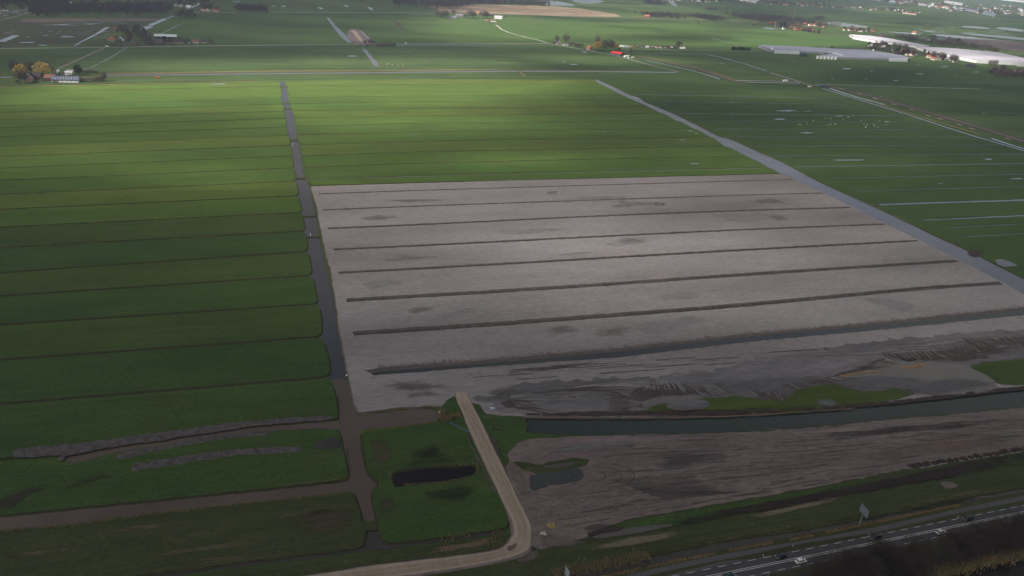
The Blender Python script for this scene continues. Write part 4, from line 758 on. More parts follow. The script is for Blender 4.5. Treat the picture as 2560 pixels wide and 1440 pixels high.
for i,(x,y,c,d,t) in enumerate([(292,78,BRK,RED,'brick house with pale gable behind the white farmhouse'),(324,77,WHT,DRK,'white house among dark trees behind second farm'),(375,95,CRM,LGR,'small pale shed left of the open barn'),(476,107.5,WHT,DRK,'small white shed right of the low barn'),(497,107.5,WHT,RED,'white bungalow with reddish roof east of second farm'),(517,107.5,CRM,DRK,'pale bungalow at the east end of second farm'),(288,103,CRM,ORG,'small shed with orange tarpaulin left of white farmhouse'),(313,112,CRM,THA,'low cream shed between the two gabled farmhouses')]):
    house(x,y,6,9,2.5,5,H2 if i>2 else .3,c,d,'house',t,chim=False)
bp=MB(); 
for k in range(12):
    a=k/11*2.6; bp.tube(P(268+k*1.7,99-k*.9+.8*math.sin(a),.8),P(269.7+k*1.7,98.1-k*.9+.8*math.sin(a+.2),.8),1.6,1.6,8)
tag(bp.build('silage_heap',cm((.35,.17,.07))),'curved orange-brown silage heap left of the white farmhouse','silage heap')
trees('bare',[(306,86,20,18),(318,94,22,16),(345,98,30,20),(356,110,28,18),(338,84,16,16),(372,108,24,16),(298,112,14,12),(322,110,16,12),(414,112,12,10),(425,108,10,10)],'bare tree crowding second farm','bare trees at second farm')
trees('russet',[(327,104,22,15)],'russet-brown tree behind the rounded gable house'); trees('dark',[(362,92,20,22),(303,77,12,8),(314,76,12,8),(340,76,12,10),(411,104,12,12)],'dark evergreen at second farm','evergreens at second farm')
trees('bush',[(282,115,4,10),(292,115.5,4,12),(304,115.5,4,12),(465,109,7,9),(487,107,5,9),(530,107,6,9),(505,103,5,8),(440,100,5,10),(452,99,5,10),(468,100,5,10),(525,104,5,8),(380,112,6,10),(400,113,4,10)],'low bush by the road at second farm','bushes at second farm')
def van(x,y,c,label,rz=0,cat='van',z=.5,l=5.):
    root=empty('parked_van',P(x,y,z),rz,label=label,cat=cat); b=MB(); b.add([(-l/2,-1,.4),(l/2,-1,.4),(l/2,-1,1.1),(l*.3,-1,2.2),(-l/2,-1,2.2),(-l/2,1,.4),(l/2,1,.4),(l/2,1,1.1),(l*.3,1,2.2),(-l/2,1,2.2)],[(0,1,2,3,4),(9,8,7,6,5),(0,5,6,1),(1,6,7,2),(2,7,8,3),(3,8,9,4),(4,9,5,0)]); part('body',b,cm(c,.4),root)
    for sx in (-.3,.3):
        for sy in (-1,1): w=MB(); w.tube((sx*l,sy*.85,.36),(sx*l,sy*1.03,.36),.36,n=12); part('wheel',w,cm(BLKW),root)
    g=MB(); g.add([(l/2*.98,-.8,1.18),(l/2*.98,.8,1.18),(l*.31,.8,2.12),(l*.31,-.8,2.12)],[(0,1,2,3)]); part('windscreen',g,GLS,root); return root
van(268,118,WHT,'white van on the road at the junction left of second farm'); 
# third farm
house(1140,47,9,17,3,6.5,H2,GRY,(.16,.17,.22),'barn','blue-grey barn at the far farm under bare trees',cat='barn',chim=False)
house(1162,43,9,24,4,7,H2,GRY,(.22,.20,.22),'barn','long grey barn behind the blue-grey barn',cat='barn',chim=False)
house(1255,47.5,14,20,4.5,7.5,H2*.85,WHT,(.45,.40,.48),'barn','bright white barn with dark doorway at the far farm',cat='barn',chim=False,bigdoor=(7,4,cm(BLKW)))
house(1236,40,9,22,3,5,H2,BLKW,(.06,.08,.08),'barn','long dark shed behind the white barn',cat='barn',chim=False)
house(1200,36,8,10,3,7,.5,BRK,ORG,'house','house with orange roof between bare trees at far farm')
house(1238,52,4,26,2,3,H2,CRM,RED,'shed','low cream and red shed in front of white barn',cat='shed',chim=False); house(1240,56,4,20,1.5,2,H2,CRM,LGR,'shed','flat pale clamp in the lit grass below the white barn',cat='shed',chim=False)
trees('bare',[(1095,42,12,12),(1113,46,16,20),(1103,45,12,14),(1133,36,10,14),(1162,46,10,10),(1175,46,18,18),(1183,46,14,14),(1208,46,16,18),(1216,46,14,14),(1222,58,6,8),(1262,44,5,8)],'bare tree at the far farm','bare trees at the far farm')
# fourth farm group
house(1398,112,9,9,3,7.5,.1,(.40,.36,.30),DRK,'house','small pale gabled house between two bare trees on the lane',trim=True); house(1420,113.8,4,12,2,3,H2,WHT,GRY,'shed','low white shed right of the small gabled house',cat='shed',chim=False)
trees('bare',[(1392,108,16,12),(1414,108,18,16)],'bare grey tree above the small gabled house'); trees('bush',[(1384,110,5,10),(1426,112,5,9),(1434,112,6,8),(1447,118,8,12),(1440,117,6,10),(1455,114,4,8)],'low bush beside the lane by the small gabled house','bushes on the lane')
house(1478,126,8,12,3,8,.25,(.35,.25,.2),ORG,'farmhouse','orange-roofed farmhouse half hidden by a yellow willow'); house(1470,131,7,12,2,4,.9,GRY,BLU,'shed','dark cluttered shed in front of the orange-roofed farmhouse',cat='shed',chim=False)
trees('willow',[(1494,127,20,22),(1539,124,14,15)],'yellow willow at the red barn farm'); trees('bare',[(1511,127,22,12),(1520,128,24,14),(1529,128,22,12),(1506,120,14,10)],'bare tree between the willows at the red barn farm'); trees('tall',[(1492,118,26,14)],'tall bare poplar behind the left willow'); trees('tall',[(1576,136,14,6)],'thin bare tree right of the red barn'); trees('russet',[(1548,128,8,6)],'small russet shrub by the red barn')
house(1556,140,19,22,4,6.6,.75,(.05,.055,.07),(.55,.035,.03),'barn','barn with bright red roof, dark gable and pale blue door',cat='barn',chim=False,bigdoor=(5,3.6,cm((.42,.50,.62))))
house(1571,143,6,9,2.6,3.2,H2,WHT,(.6,.58,.54),'shed','cream lean-to right of the red barn',cat='shed',chim=False); van(1583,145,WHT,'white lorry box parked right of the red barn',.3,'lorry',l=7); van(1573,147,(.5,.55,.62),'pale blue pickup near the red barn',.4,'pickup')
grp='garden sheds in the row right of the red barn'
for i,(x,wd) in enumerate([(1552,9),(1564,12),(1576,7),(1592,5),(1606,6),(1618,7),(1630,10),(1642,7),(1652,6),(1665,8),(1678,6)]):
    house(x+wd/2,117.5+i*.35,4.5,wd/ppm(x,118),2.2,3.4,H2,[WHT,WHT,CRM,BRK,GRY,LGR,THA][i%7],[LGR,GRY,RED,THA,DRK][i%5],'shed','garden shed in the long row right of the red barn, %s from the left'%ORD[i],'shed',grp,detail=0,chim=False)
trees('bush',[(1588,117,4,7),(1600,118,4,6),(1625,118,4,6),(1650,119,4,7),(1660,119.5,4,7),(1672,120,5,8),(1686,120,5,9)],'small bush in the garden shed row','bushes in the garden shed row'); trees('bare',[(1696,121,15,16)],'bare tree beside the white dome')
dm=MB()
for k in range(7):
    for j in range(8):
        pass
def dome(x,y,w,l,h,c,label,rz=0,cat='greenhouse',z=.3,name='arched_shed'):
    root=empty(name,P(x,y,z),rz,label=label,cat=cat); b=MB(); n=10; v=[(w/2*math.cos(math.pi*i/n),yy,h*math.sin(math.pi*i/n)) for yy in (0,l) for i in range(n+1)]
    b.add(v,[(i,i+1,n+2+i,n+1+i) for i in range(n)]+[tuple(range(n+1))[::-1],tuple(range(n+1,2*n+2))]); part('shell',b,cm(c),root); d=MB(); d.box(-1.2,1.2,-.1,.05,0,2.2); part('door',d,cm(GRY),root)
dome(1711,122,8,11,4,WHT,'round-topped white shed at the end of the garden row',H2)
trees('dark',[(1832+i*5.2,126+.12*i,8,8) for i in range(9)],'dark evergreen in the low row left of the grey glasshouses','evergreen row left of the grey glasshouses')
# ---------------------------------------------------------------- glasshouses
def glass(px,h,wall,roofm,name,label,ridges=None,rd=0,z=.3):
    l=[P(x,y,0) for x,y in px]
    if area(l)<0: l=l[::-1]
    c=sum(l,Vector())/len(l); root=empty(name,(c.x,c.y,z),0,label=label,cat='greenhouse'); n=len(l); v=[(p.x-c.x,p.y-c.y,0) for p in l]+[(p.x-c.x,p.y-c.y,h) for p in l]
    b=MB(); b.add(v,[(i,(i+1)%n,n+(i+1)%n,n+i) for i in range(n)]); part('wall',b,wall,root)
    r=MB(); q=[Vector((p.x-c.x,p.y-c.y,h+.05)) for p in l]; r.add(q,up(q,tess([q]))); part('roof',r,roofm,root)
    if ridges:   # saw-tooth ridges clipped to the outline
        a=math.radians(rd); ux,uy=Vector((math.cos(a),math.sin(a))),Vector((-math.sin(a),math.cos(a))); Q=[Vector(p[:2]) for p in v[:n]]
        lo=min(p.dot(uy) for p in Q); hi=max(p.dot(uy) for p in Q); g=MB(); t=lo+ridges
        while t<hi-1:
            xs=[]
            for i in range(n):
                p,s=Q[i],Q[(i+1)%n]; pa,sb=p.dot(uy)-t,s.dot(uy)-t
                if pa*sb<0: k=pa/(pa-sb); xs.append(p.lerp(s,k).dot(ux))
            xs.sort()
            for x0_,x1_ in zip(xs[::2],xs[1::2]):
                e=[ux*x0_+uy*t,ux*x1_+uy*t]; w_=ridges*.42
                P4=[e[0]-uy*w_,e[1]-uy*w_,e[1],e[0],e[0]+uy*w_,e[1]+uy*w_]; zz=[h+.06,h+.06,h+1.3,h+1.3,h+.06,h+.06]; V=[(p.x,p.y,z_) for p,z_ in zip(P4,zz)]; g.add(V,[(0,1,2,3),(3,2,5,4)])
            t+=ridges
        part('roof_ridges',g,roofm,root)
    return root
GR1=mat('bluish_glass',(.20,.21,.27),.35,(.27,.28,.34),.05,fine=.3,finestr=.12); GR2=mat('whitened_glass',(.40,.38,.44),.5,(.48,.46,.52),.05,fine=.3,finestr=.1); GWL=mat('white_wall',(.70,.72,.72),.7,(.78,.79,.79),.1)
glass([(1896,119),(1925,131),(1998,134),(2050,136),(2090,139),(2040,146),(2120,149),(2225,152),(2275,151),(2252,144),(2185,133),(2170,130),(2040,125),(2020,123)],4.5,cm(GRY),GR1,'glasshouse','large blue-grey glasshouse complex with flat roof right of evergreen row',9,2)
glass([(1935,134),(1998,136),(1998,133.5),(1935,131.5)],4.8,GWL,GR2,'packing_shed','narrow white shed along the front of blue-grey glasshouse'); glass([(2222,153.8),(2268,154.6),(2267,150.8),(2222,150.4)],5,GWL,GR2,'packing_shed','white shed at the right-hand corner of blue-grey glasshouse')
glass([(2082,137),(2108,143.5),(2104,145),(2080,139)],6,GWL,GR2,'packing_shed','slanting white shed in the middle of blue-grey glasshouse')
for x0_ in range(6): glass([(2040+x0_*9,147.5+x0_*.4),(2046+x0_*9,147.8+x0_*.4),(2046+x0_*9,145.5+x0_*.4),(2040+x0_*9,145.2+x0_*.4)],5,GWL,GR2,'white_shed','small white shed in front of blue-grey glasshouse, %s from the left'%ORD[x0_])['group']='row of small white sheds before the glasshouse'
house(2014,141,8,14,5,6,H2,(.03,.06,.065),(.03,.05,.055),'tank_house','dark green boiler house in front of the blue-grey glasshouse','boiler house',chim=False)
for x,y,t in ((1929,129.5,'white cylindrical tank at left end of blue-grey glasshouse'),(2181.5,132.5,'white cylindrical tank at the back edge of blue-grey glasshouse')):
    r_=empty('storage_tank',P(x,y,.3),0,label=t,cat='tank'); b=MB(); b.tube((0,0,0),(0,0,8.5),1.7,n=20); part('shell',b,GWL,r_,True); b=MB(); b.tube((0,0,8.5),(0,0,9.2),1.75,.3,n=20); part('lid',b,cm(LGR),r_)
glass([(2122,91),(2133,98),(2185,107),(2215,110),(2260,116),(2300,121),(2322,120),(2270,111),(2225,102),(2180,95)],5,GWL,GR2,'glasshouse','long narrow white glasshouse running toward the upper left',9,-8)
glass([(2288,123),(2310,130),(2345,141),(2398,149),(2400,150),(2440,158),(2530,163),(2640,166),(2800,170),(2700,164),(2560,153),(2490,138),(2380,128),(2310,124)],6.5,GWL,GR2,'glasshouse','huge white glasshouse at the right-hand edge',9,-8)
glass([(2540,166),(2600,168),(2600,160),(2555,159)],7,GWL,GR2,'packing_shed','white block at the front corner of the huge white glasshouse')
dome(2432,168,16,14,8,(.05,.055,.07),'dark round-roofed barn in front of the huge white glasshouse',H2,'barn')
# ---------------------------------------------------------------- villages (one small mesh each)
VH=[]
for i,(wc,rc) in enumerate([(WHT,ORG),(CRM,RED),(WHT,DRK),(BRK,RED),(WHT,GRY),(BRK,ORG),(CRM,(.16,.11,.1)),(WHT,LGR)]):
    mw,mr=MB(),MB(); gable(mw,mr,8,11,3.2,7.2,y0=-5.5); b=MB(); b.add(mw.v,mw.f,0); b.add(mr.v,mr.f,1)
    for wx in (-2.2,2.2): b.box(wx-.6,wx+.6,-5.62,-5.45,1,2.2,2)
    b.box(-.45,.45,-5.62,-5.45,0,2.1,2); b.box(-.4,.4,-2.4,-1.6,6.3,8.3,3)
    VH.append((b.build('house',[cm(wc),cm(rc),GLS,cm(BRK)]),['white house with orange roof','cream house with red roof','white house with dark roof','brick house with red roof','white house with grey roof','brick house with orange roof','cream house with brown roof','white house with pale roof'][i]))
def vill(pts,n,sp,where,dup_,sc=(.6,1.),kinds=None):
    """n houses strung along a pixel polyline"""
    segs=[(Vector(a),Vector(b)) for a,b in zip(pts,pts[1:])]; Ls=[(b-a).length for a,b in segs]; T=sum(Ls)
    for i in range(n):
        t=(i+R.random())/n*T
        for (a,b),L1 in zip(segs,Ls):
            if t<=L1: break
            t-=L1
        q=a.lerp(b,min(1,t/L1)); x,y=q.x+R.gauss(0,2),q.y+R.gauss(0,sp)
        k=R.choice(kinds or (0,1,2,3,4,6,7,2,4)); o=VH[k][0].copy(); C.objects.link(o); o.location=P(x,max(y,-6),.3); s=R.uniform(*sc); o.scale=(s*R.uniform(.9,1.6),s*R.uniform(.9,1.3),s); o.rotation_euler=(0,0,R.choice((0,H2,H2,.3,-.2,1.2)))
        tag(o,VH[k][1]+' '+where,'house',dup_)
    for i in range(int(n*1.15)):
        t=R.random()*T
        for (a,b),L1 in zip(segs,Ls):
            if t<=L1: break
            t-=L1
        q=a.lerp(b,min(1,t/L1)); x,y=q.x+R.gauss(0,3),q.y+R.gauss(0,sp*1.2)
        kd=R.choice(('bare','bare','bare','bare','dark','bud','bush')); tree(kd,x,max(y,-6),R.uniform(.7,1.1)*PH[kd][0],R.uniform(.8,1.3)*PH[kd][1],NM[kd].replace('_',' ')+' standing among the houses '+where,'trees '+where,meters=True)
vill([(1905,6),(1990,12),(2040,14)],18,2,'in the village on the upper right skyline','houses in the village on the upper right skyline')
vill([(2040,14),(2120,20),(2200,24),(2300,33)],20,1.6,'in the strung-out village left of the town','houses in the strung-out village')
vill([(1930,62),(1960,66),(1990,72),(2030,80)],20,2.2,'around the red-roofed hamlet by the windmill','houses of the hamlet by the windmill',kinds=[0,1,3,5,5,2])
vill([(2010,62),(2060,68)],5,1.2,'behind the hamlet by the windmill','houses behind the hamlet',kinds=[0,5])
vill([(2108,76),(2160,79),(2185,82)],9,1.,'along the lane above the narrow glasshouse','houses above the narrow glasshouse')
vill([(2165,116),(2215,118)],5,1.2,'left of the gap between the white glasshouses','houses left of the glasshouse gap',kinds=[2,4,7])
vill([(2230,128),(2290,140)],12,2.2,'in front of the gap between the white glasshouses','houses before the glasshouse gap',kinds=[0,4,5,7])
vill([(2320,143),(2390,155)],12,1.8,'along the front of the huge white glasshouse','houses before the huge glasshouse',kinds=[0,2,3,4,6])
vill([(2480,178),(2600,182)],5,3,'in the grove below the huge white glasshouse','houses in the grove',kinds=[2,3,4])
vill([(2320,100),(2400,110)],6,1.6,'in the brown gardens above the huge white glasshouse','houses above the huge glasshouse',kinds=[4,6,7])
vill([(2245,24),(2290,38)],6,2,'on the near edge of the town','houses on the near edge of town',kinds=[0,4,7])
for r_ in range(5): vill([(2150+r_*26,0+r_*.8),(2330+r_*18,10+r_*4.5),(2450+r_*10,18+r_*4),(2600,16+r_*6)],17,2.0,'in the distant town at top right','houses in the distant town',sc=(1.,1.6))
vill([(1340,-3),(1410,-4)],3,1,'beside the pools at the top','houses beside the pools'); vill([(1630,2),(1700,3),(1800,5)],12,1.2,'along the top edge right of the curved pool','houses on the top edge')
vill([(1715,3),(1750,4)],6,.5,'in the white terrace at the top','houses in the white terrace',kinds=[7])
vill([(500,27),(548,29)],4,.4,'along the water right of the roadside grove','houses right of the roadside grove',kinds=[0])
vill([(440,15),(478,18)],4,.8,'behind the roadside grove upper left','houses behind the roadside grove',kinds=[7,4]); vill([(365,20),(440,19)],3,.8,'at the depot along the upper left tree line','houses at the depot',kinds=[7])
vill([(180,14),(330,24)],8,2.5,'in the wooded hamlet beyond the motorway','houses in the wooded hamlet',kinds=[2,4,7])
vill([(1605,42),(1632,43)],2,.3,'in front of the reedy grove','houses in front of the reedy grove',kinds=[5])
for h_,_ in VH: bpy.data.objects.remove(h_)
glass([(2360,6),(2405,14),(2408,11),(2365,4)],8,GWL,GR2,'factory','long white factory in the distant town'); glass([(2385,23),(2445,32),(2448,28),(2390,21)],7,cm(LGR),GR1,'factory','long pale glasshouse before the distant town'); glass([(2455,35),(2487,43),(2490,38),(2460,33)],7,cm((.3,.42,.42)),GR1,'factory','pale green factory with long roof at town edge'); glass([(2500,0),(2560,6),(2620,8),(2620,-4),(2520,-6)],10,GWL,GR2,'factory','large pale factory roof at the top right corner'); glass([(2222,8),(2240,9),(2240,6),(2222,5)],7,cm((.4,.5,.5)),GR2,'factory','pale isolated shed left of the distant town'); glass([(1850,3),(1890,8),(1900,3),(1860,0)],7,GWL,GR2,'factory','pale blue and white factory at the top edge'); glass([(2255,34),(2290,38),(2292,35),(2258,31)],5,cm(CRM),cm(RED),'long_barn','long red-edged barn beside the lit field')
house(2247-40+85,85,12,14,3,8,.5,WHT,ORG,'farmhouse','white farmhouse with orange-edged gable above the glasshouses'); house(2215,92,14,22,3,9,H2,THA,(.10,.085,.10),'farmhouse','large farmhouse with dark thatched roof above the white glasshouses')
house(2462,131,8,9,3,7,.2,WHT,DRK,'house','white gabled house behind the huge glasshouse by a yellow tree'); trees('bud',[(2486,133,12,18),(2352,110,9,14),(2270+60,96,8,12),(2150,78,8,9),(2158,80,7,8),(2225,24,6,12)],'yellowish budding tree in the right-hand gardens','yellowish budding trees in the right-hand gardens')
van(2540,142,WHT,'white lorry parked behind the huge glasshouse',.1,'lorry',l=9)
# windmill
wmr=empty('windmill',P(1982,46,.3),0,label='small brown polder windmill with four sails beside the grove',cat='windmill')
b=MB(); b.tube((0,0,0),(0,0,4),4.2,3.6,8); part('base',b,cm(WHT),wmr); b=MB(); b.tube((0,0,4),(0,0,15),3.4,1.9,8); part('tower',b,cm((.14,.09,.07)),wmr); b=MB(); b.tube((0,-2.4,16),(0,2.4,16.3),2.,1.6,8); part('cap',b,cm((.11,.08,.07)),wmr)
for k in range(4):
    a=.12+k*H2; b=MB(); d=Vector((math.cos(a),0,math.sin(a))); n_=Vector((-math.sin(a),0,math.cos(a))); c=Vector((0,-2.9,16)); b.tube(c,c+d*12,.28,.15,5)
    q=[c+d*2.5,c+d*12,c+d*12+n_*2,c+d*2.5+n_*2]; b.add([p+Vector((0,-.06,0)) for p in q]+[p+Vector((0,.06,0)) for p in q],[(0,1,2,3),(7,6,5,4),(0,4,5,1),(1,5,6,2),(2,6,7,3),(3,7,4,0)]); part('sail',b,cm((.35,.3,.27)),wmr)
# ---------------------------------------------------------------- single trees and far woods
trees('bare',[(1745+i*0,0,1,1) for i in range(0)],'x')
trees('bare',[(2185-2+i*9,122-i*.2,12,9) for i in range(3)],'bare tree by the white houses left of the glasshouse gap'); trees('tall',[(2171,119,14,6)],'tall bare poplar left of the glasshouse gap')
trees('dark',[(2205,116,10,7),(2213,118,11,8),(2320,137,9,7),(2332,140,9,7),(2345,142,8,7),(2310,133,9,6)],'dark conifer in front of the white glasshouses','dark conifers in front of the white glasshouses')
trees('bare',[(2235,122,13,13),(2247,124,12,12),(2262,126,13,14),(2220,123,10,10),(2240,140,10,12),(2225,134,9,9)],'bare tree in the gardens before the glasshouse gap','bare trees before the glasshouse gap')
trees('bare',[(2242+i*11,97+i*.9,9+2*(i%2),12) for i in range(5)],'bare tree in the row above the narrow glasshouse','bare trees above the narrow glasshouse')
trees('bare',[(2330+i*11,108+i*1.1+2*(i%3),11,13) for i in range(14)],'bare tree in the brown belt behind the huge glasshouse','bare trees behind the huge glasshouse')
trees('tall',[(2472+i*6,164,12,7) for i in range(4)],'slim bare tree before the front wall of the huge glasshouse')
trees('bare',[(2485+i*12,180+(i*7)%15,13,14) for i in range(12)],'bare tree in the grove at the right edge','bare trees in the grove at the right edge')
trees('bush',[(2478+i*8,182+(i*5)%12,7,12) for i in range(14)],'low brown scrub in the grove at the right edge','scrub in the grove at the right edge')
trees('tall',[(2078,64,8,4),(2087,65,8,4),(2093,66,8,4),(2099,66,8,4)],'slim bare poplar in front of the grey lake','poplars in front of the grey lake')
trees('bare',[(2052,50,9,16),(2041,50,9,14)],'x' if 0 else 'bare tree right of the windmill')
trees('dark',[(2048,77,6,6),(2126,73,6,6),(2022,79,4,5)],'dark evergreen in the windmill hamlet')
trees('bare',[(1745,12,5,7),(1768,27,9,14),(1778,28,9,12),(1788,28,9,10),(1818,26,8,6)],'bare tree in the open field below the upper right village','bare trees below the upper right village')
trees('bush',[(1745,60,5,5),(1885,64,5,9),(1907,66,5,6)],'lone brown bush by the reedy water')
trees('tall',[(2061-0,92,1,1)][:0],'x')
trees('bush',[(2087-8,120,5,6)],'solitary brown bush at back edge of glasshouse')
trees('bare',[(447+i*6,46-(i%3)*3,15,13) for i in range(6)],'bare tree in the grove where two waters meet','bare trees in the roadside grove'); trees('bud',[(477,44,11,9)],'olive budding tree at the right of the roadside grove'); trees('dark',[(488,41,6,9)],'dark evergreen right of the roadside grove')
trees('bare',[(913,112,10,7),(924,112,12,9),(932,113,10,8),(1008-22,116,8,6)],'bare tree by the dug-out yard'); trees('bush',[(940+i*7,116,6,8) for i in range(7)],'low bush on the road by the dug-out yard','bushes by the dug-out yard')
trees('dark',[(918,116,4,7)],'dark evergreen shrub by the dug-out yard')
def wood(name,line,n,sp,h,label,cmt=CB,dens=260):
    """a far wood that reads as one mass: crowns of twigs over a strip"""
    b=MB(); l=W(line,.3)
    for i in range(n):
        t=R.random()*(len(l)-1); k=int(t); q=l[k].lerp(l[k+1],t-k)+Vector((R.gauss(0,3),R.gauss(0,sp),0)); hh=h*R.uniform(.6,1.25); ww=hh*R.uniform(.28,.45)
        b.tube(q,q+Vector((0,0,hh*.8)),.25,.1,4,cap=False)
        for j in range(dens//4):
            v=inell(); p=q+Vector((v.x*ww,v.y*ww,hh*.55+v.z*hh*.45)); d=Vector((R.gauss(0,.5),R.gauss(0,.5),1)).normalized()*hh*.16; s=d.orthogonal().normalized()*.75
            b.add([p-s,p+s,p+d],[(0,1,2)])
    return tag(b.build(name,cmt),label,'wood',kind='stuff')
CBW=mat('far_twigs',(.078,.060,.062),.95,(.125,.10,.10),.05,fine=.3)
wood('wood',[(980,9),(1060,13),(1110,15),(1145,14),(1170,10)],260,40,14,'long bare wood on the skyline left of the reed bed',CBW)
wood('wood',[(1165,6),(1220,9),(1290,12),(1370,14)],200,25,13,'bare tree belt between reed bed and pools',CBW)
wood('wood',[(1610,40),(1640,41),(1660,42),(1690,43),(1760,44)],190,28,12,'reedy bare grove along the water',CBW)
wood('wood',[(1750,46),(1770,48),(1800,49)],120,30,12,'bare copse midway along the reedy water',CBW)
wood('wood',[(1850,46),(1880,48),(1920,50),(1970,53),(2025,58)],520,75,14,'large brown grove beside the windmill',CBW)
wood('wood',[(1617,10),(1635,10),(1652,11)],90,30,11,'dense dark copse near the top edge',CBW)
wood('wood',[(590,22),(620,24),(665,25)],110,25,9,'low dark copse near the top',CBW)
wood('wood',[(88,26),(130,28),(200,26),(280,26),(360,26),(430,23)],520,45,12,'dark tree belt along the far side at upper left',CBW)
wood('wood',[(-60,2),(40,0),(120,2),(190,-2)],360,90,13,'bare wood beyond the motorway at top left',CBW)
wood('wood',[(700,0),(860,-4),(980,-2)],0,1,1,'x',CBW) if 0 else None
wood('town_trees',[(2150,2),(2300,10),(2400,22),(2560,38),(2640,44)],380,70,10,'belt of bare trees through the distant town',CBW,160)
wood('wood',[(1800,2),(1850,6),(1920,9),(1990,12)],150,30,9,'bare trees of the village on the skyline',CBW)
wood('wood',[(1910,8),(2040,16),(2120,22),(2200,26),(2300,35)],170,14,9,'bare garden trees threaded through the strung-out village',CBW)
wood('wood',[(2165,120),(2230,129),(2300,139),(2390,153)],110,9,8,'bare garden trees along the front of the white glasshouses',CBW)
wood('wood',[(2260,99),(2320,106),(2400,112),(2500,128)],200,22,9,'brown gardens behind the white glasshouses',CBW)
wood('wood',[(2475,182),(2530,187),(2600,192)],110,12,8,'dense grove at the right edge below the huge glasshouse',CBW)
wood('wood',[(1935,66),(1990,74),(2060,86)],90,12,8,'bare garden trees of the windmill hamlet',CBW)
wood('hedge',[(640,24),(600,24)],20,4,5,'low hedge in the far fields at top',CBW)
wood('wood',[(450,4),(520,5)],40,10,8,'dark garden wood at the top edge',CBW)
# ---------------------------------------------------------------- motorway gantry
for (xa,ya),(xb,yb),t in [((2,36),(45,36),'grey sign gantry spanning the motorway at upper left')]:
    A=P(xa,ya,.5); B=P(xb,yb,.5); r_=empty('sign_gantry',A,0,label=t,cat='gantry'); D_=B-A; D_.z=0
    for o_ in (Vector(),D_): b=MB(); b.tube(o_,o_+Vector((0,0,7)),.4,n=6); part('post',b,cm(LGR),r_)
    b=MB(); b.tube(Vector((0,0,7)),D_+Vector((0,0,7)),.5,n=4); part('beam',b,cm(LGR),r_)
    for k in (.2,.32,.44,.6,.75): b=MB(); q=D_*k+Vector((0,-.7,6.6)); b.box(q.x-1,q.x+1,q.y-.1,q.y+.1,6.,8.2); part('sign_panel',b,WFR if k<.5 else cm(BLKW),r_)
van(16,41,LGR,'pale lorry on the motorway before the gantry',.6,'lorry',.6,8); van(37,33,LGR,'small pale car beyond the motorway gantry',.6,'car',.6,4)
# ---------------------------------------------------------------- sheep
def ball(mb,c,r,n=8,m_=6,mi=0):
    v=[];f=[]
    for j in range(m_+1):
        for i in range(n): a=2*math.pi*i/n; b=math.pi*j/m_; v.append((c[0]+r[0]*math.sin(b)*math.cos(a),c[1]+r[1]*math.sin(b)*math.sin(a),c[2]+r[2]*math.cos(b)))
    for j in range(m_):
        for i in range(n): f.append((j*n+i,(j+1)*n+i,(j+1)*n+(i+1)%n,j*n+(i+1)%n))
    mb.add(v,f,mi)
WOOL=mat('wool',(.55,.50,.40),.95,(.68,.62,.52),3.)
sk=bpy.data.meshes.new('sheep'); bmv=[(-.45,0,.72),(-.15,0,.74),(.2,0,.74),(.48,0,.8),(.68,0,.62),(.86,0,.34),(-.42,.16,.4),(-.46,.16,.05),(-.42,-.16,.4),(-.46,-.16,.05),(.34,.16,.4),(.32,.16,.05),(.34,-.16,.4),(.32,-.16,.05)]
sk.from_pydata(bmv,[(0,1),(1,2),(2,3),(3,4),(4,5),(0,6),(6,7),(0,8),(8,9),(2,10),(10,11),(2,12),(12,13)],[]); so_=bpy.data.objects.new('sheep',sk); C.objects.link(so_)
md_=so_.modifiers.new('s','SKIN'); so_.modifiers.new('d','SUBSURF').levels=1
for i,r0 in enumerate([.27,.32,.31,.2,.13,.08,.09,.05,.09,.05,.08,.05,.08,.05]): sk.skin_vertices[0].data[i].radius=(r0,r0)
sk.skin_vertices[0].data[1].use_root=True
dg=bpy.context.evaluated_depsgraph_get(); sm=bpy.data.meshes.new_from_object(so_.evaluated_get(dg)); sm.materials.clear(); sm.materials.append(WOOL); sm.name='sheep'
bpy.data.objects.remove(so_)
def sheep(lst,lab,g):
    for x,y in lst:
        o=bpy.data.objects.new('sheep',sm); C.objects.link(o); o.location=P(x,y,.5 if y>200 else .12); o.rotation_euler=(0,0,R.random()*6.28); o.scale=(1.1,1.2,1.1); tag(o,lab,'sheep',g)
sheep([(1997,312),(2002,313),(2017,311),(2033,303),(2062,296),(2073,298),(2078,297),(2089,292),(2108,300),(2120,293),(2122,294),(2132,291),(2070,315),(2076,312),(2088,311),(2089,313),(2160,311),(2164,317),(2168,312),(2164,320),(2184,313),(2187,317),(2195,319),(2199,304),(2213,305),(2217,306),(2222,305),(2153,302),(2457,284),(2462,285),(2203,243)],'cream sheep grazing in the green field right of the canal','sheep in the field right of the canal')
sheep([(967,162),(971,161),(981,163),(995,164),(1006,161),(1008,165),(1020,131)],'pale sheep grazing beyond the wide watercourse','sheep beyond the wide watercourse')
sheep([(1282,46),(1292,44),(1300,45),(1308,46),(1312,44),(1318,46),(1324,47),(1330,45),(1335,46),(1347,47),(1355,46),(1322,44)],'tiny white sheep in the lit field right of the far farm','sheep in the lit field by the far farm')
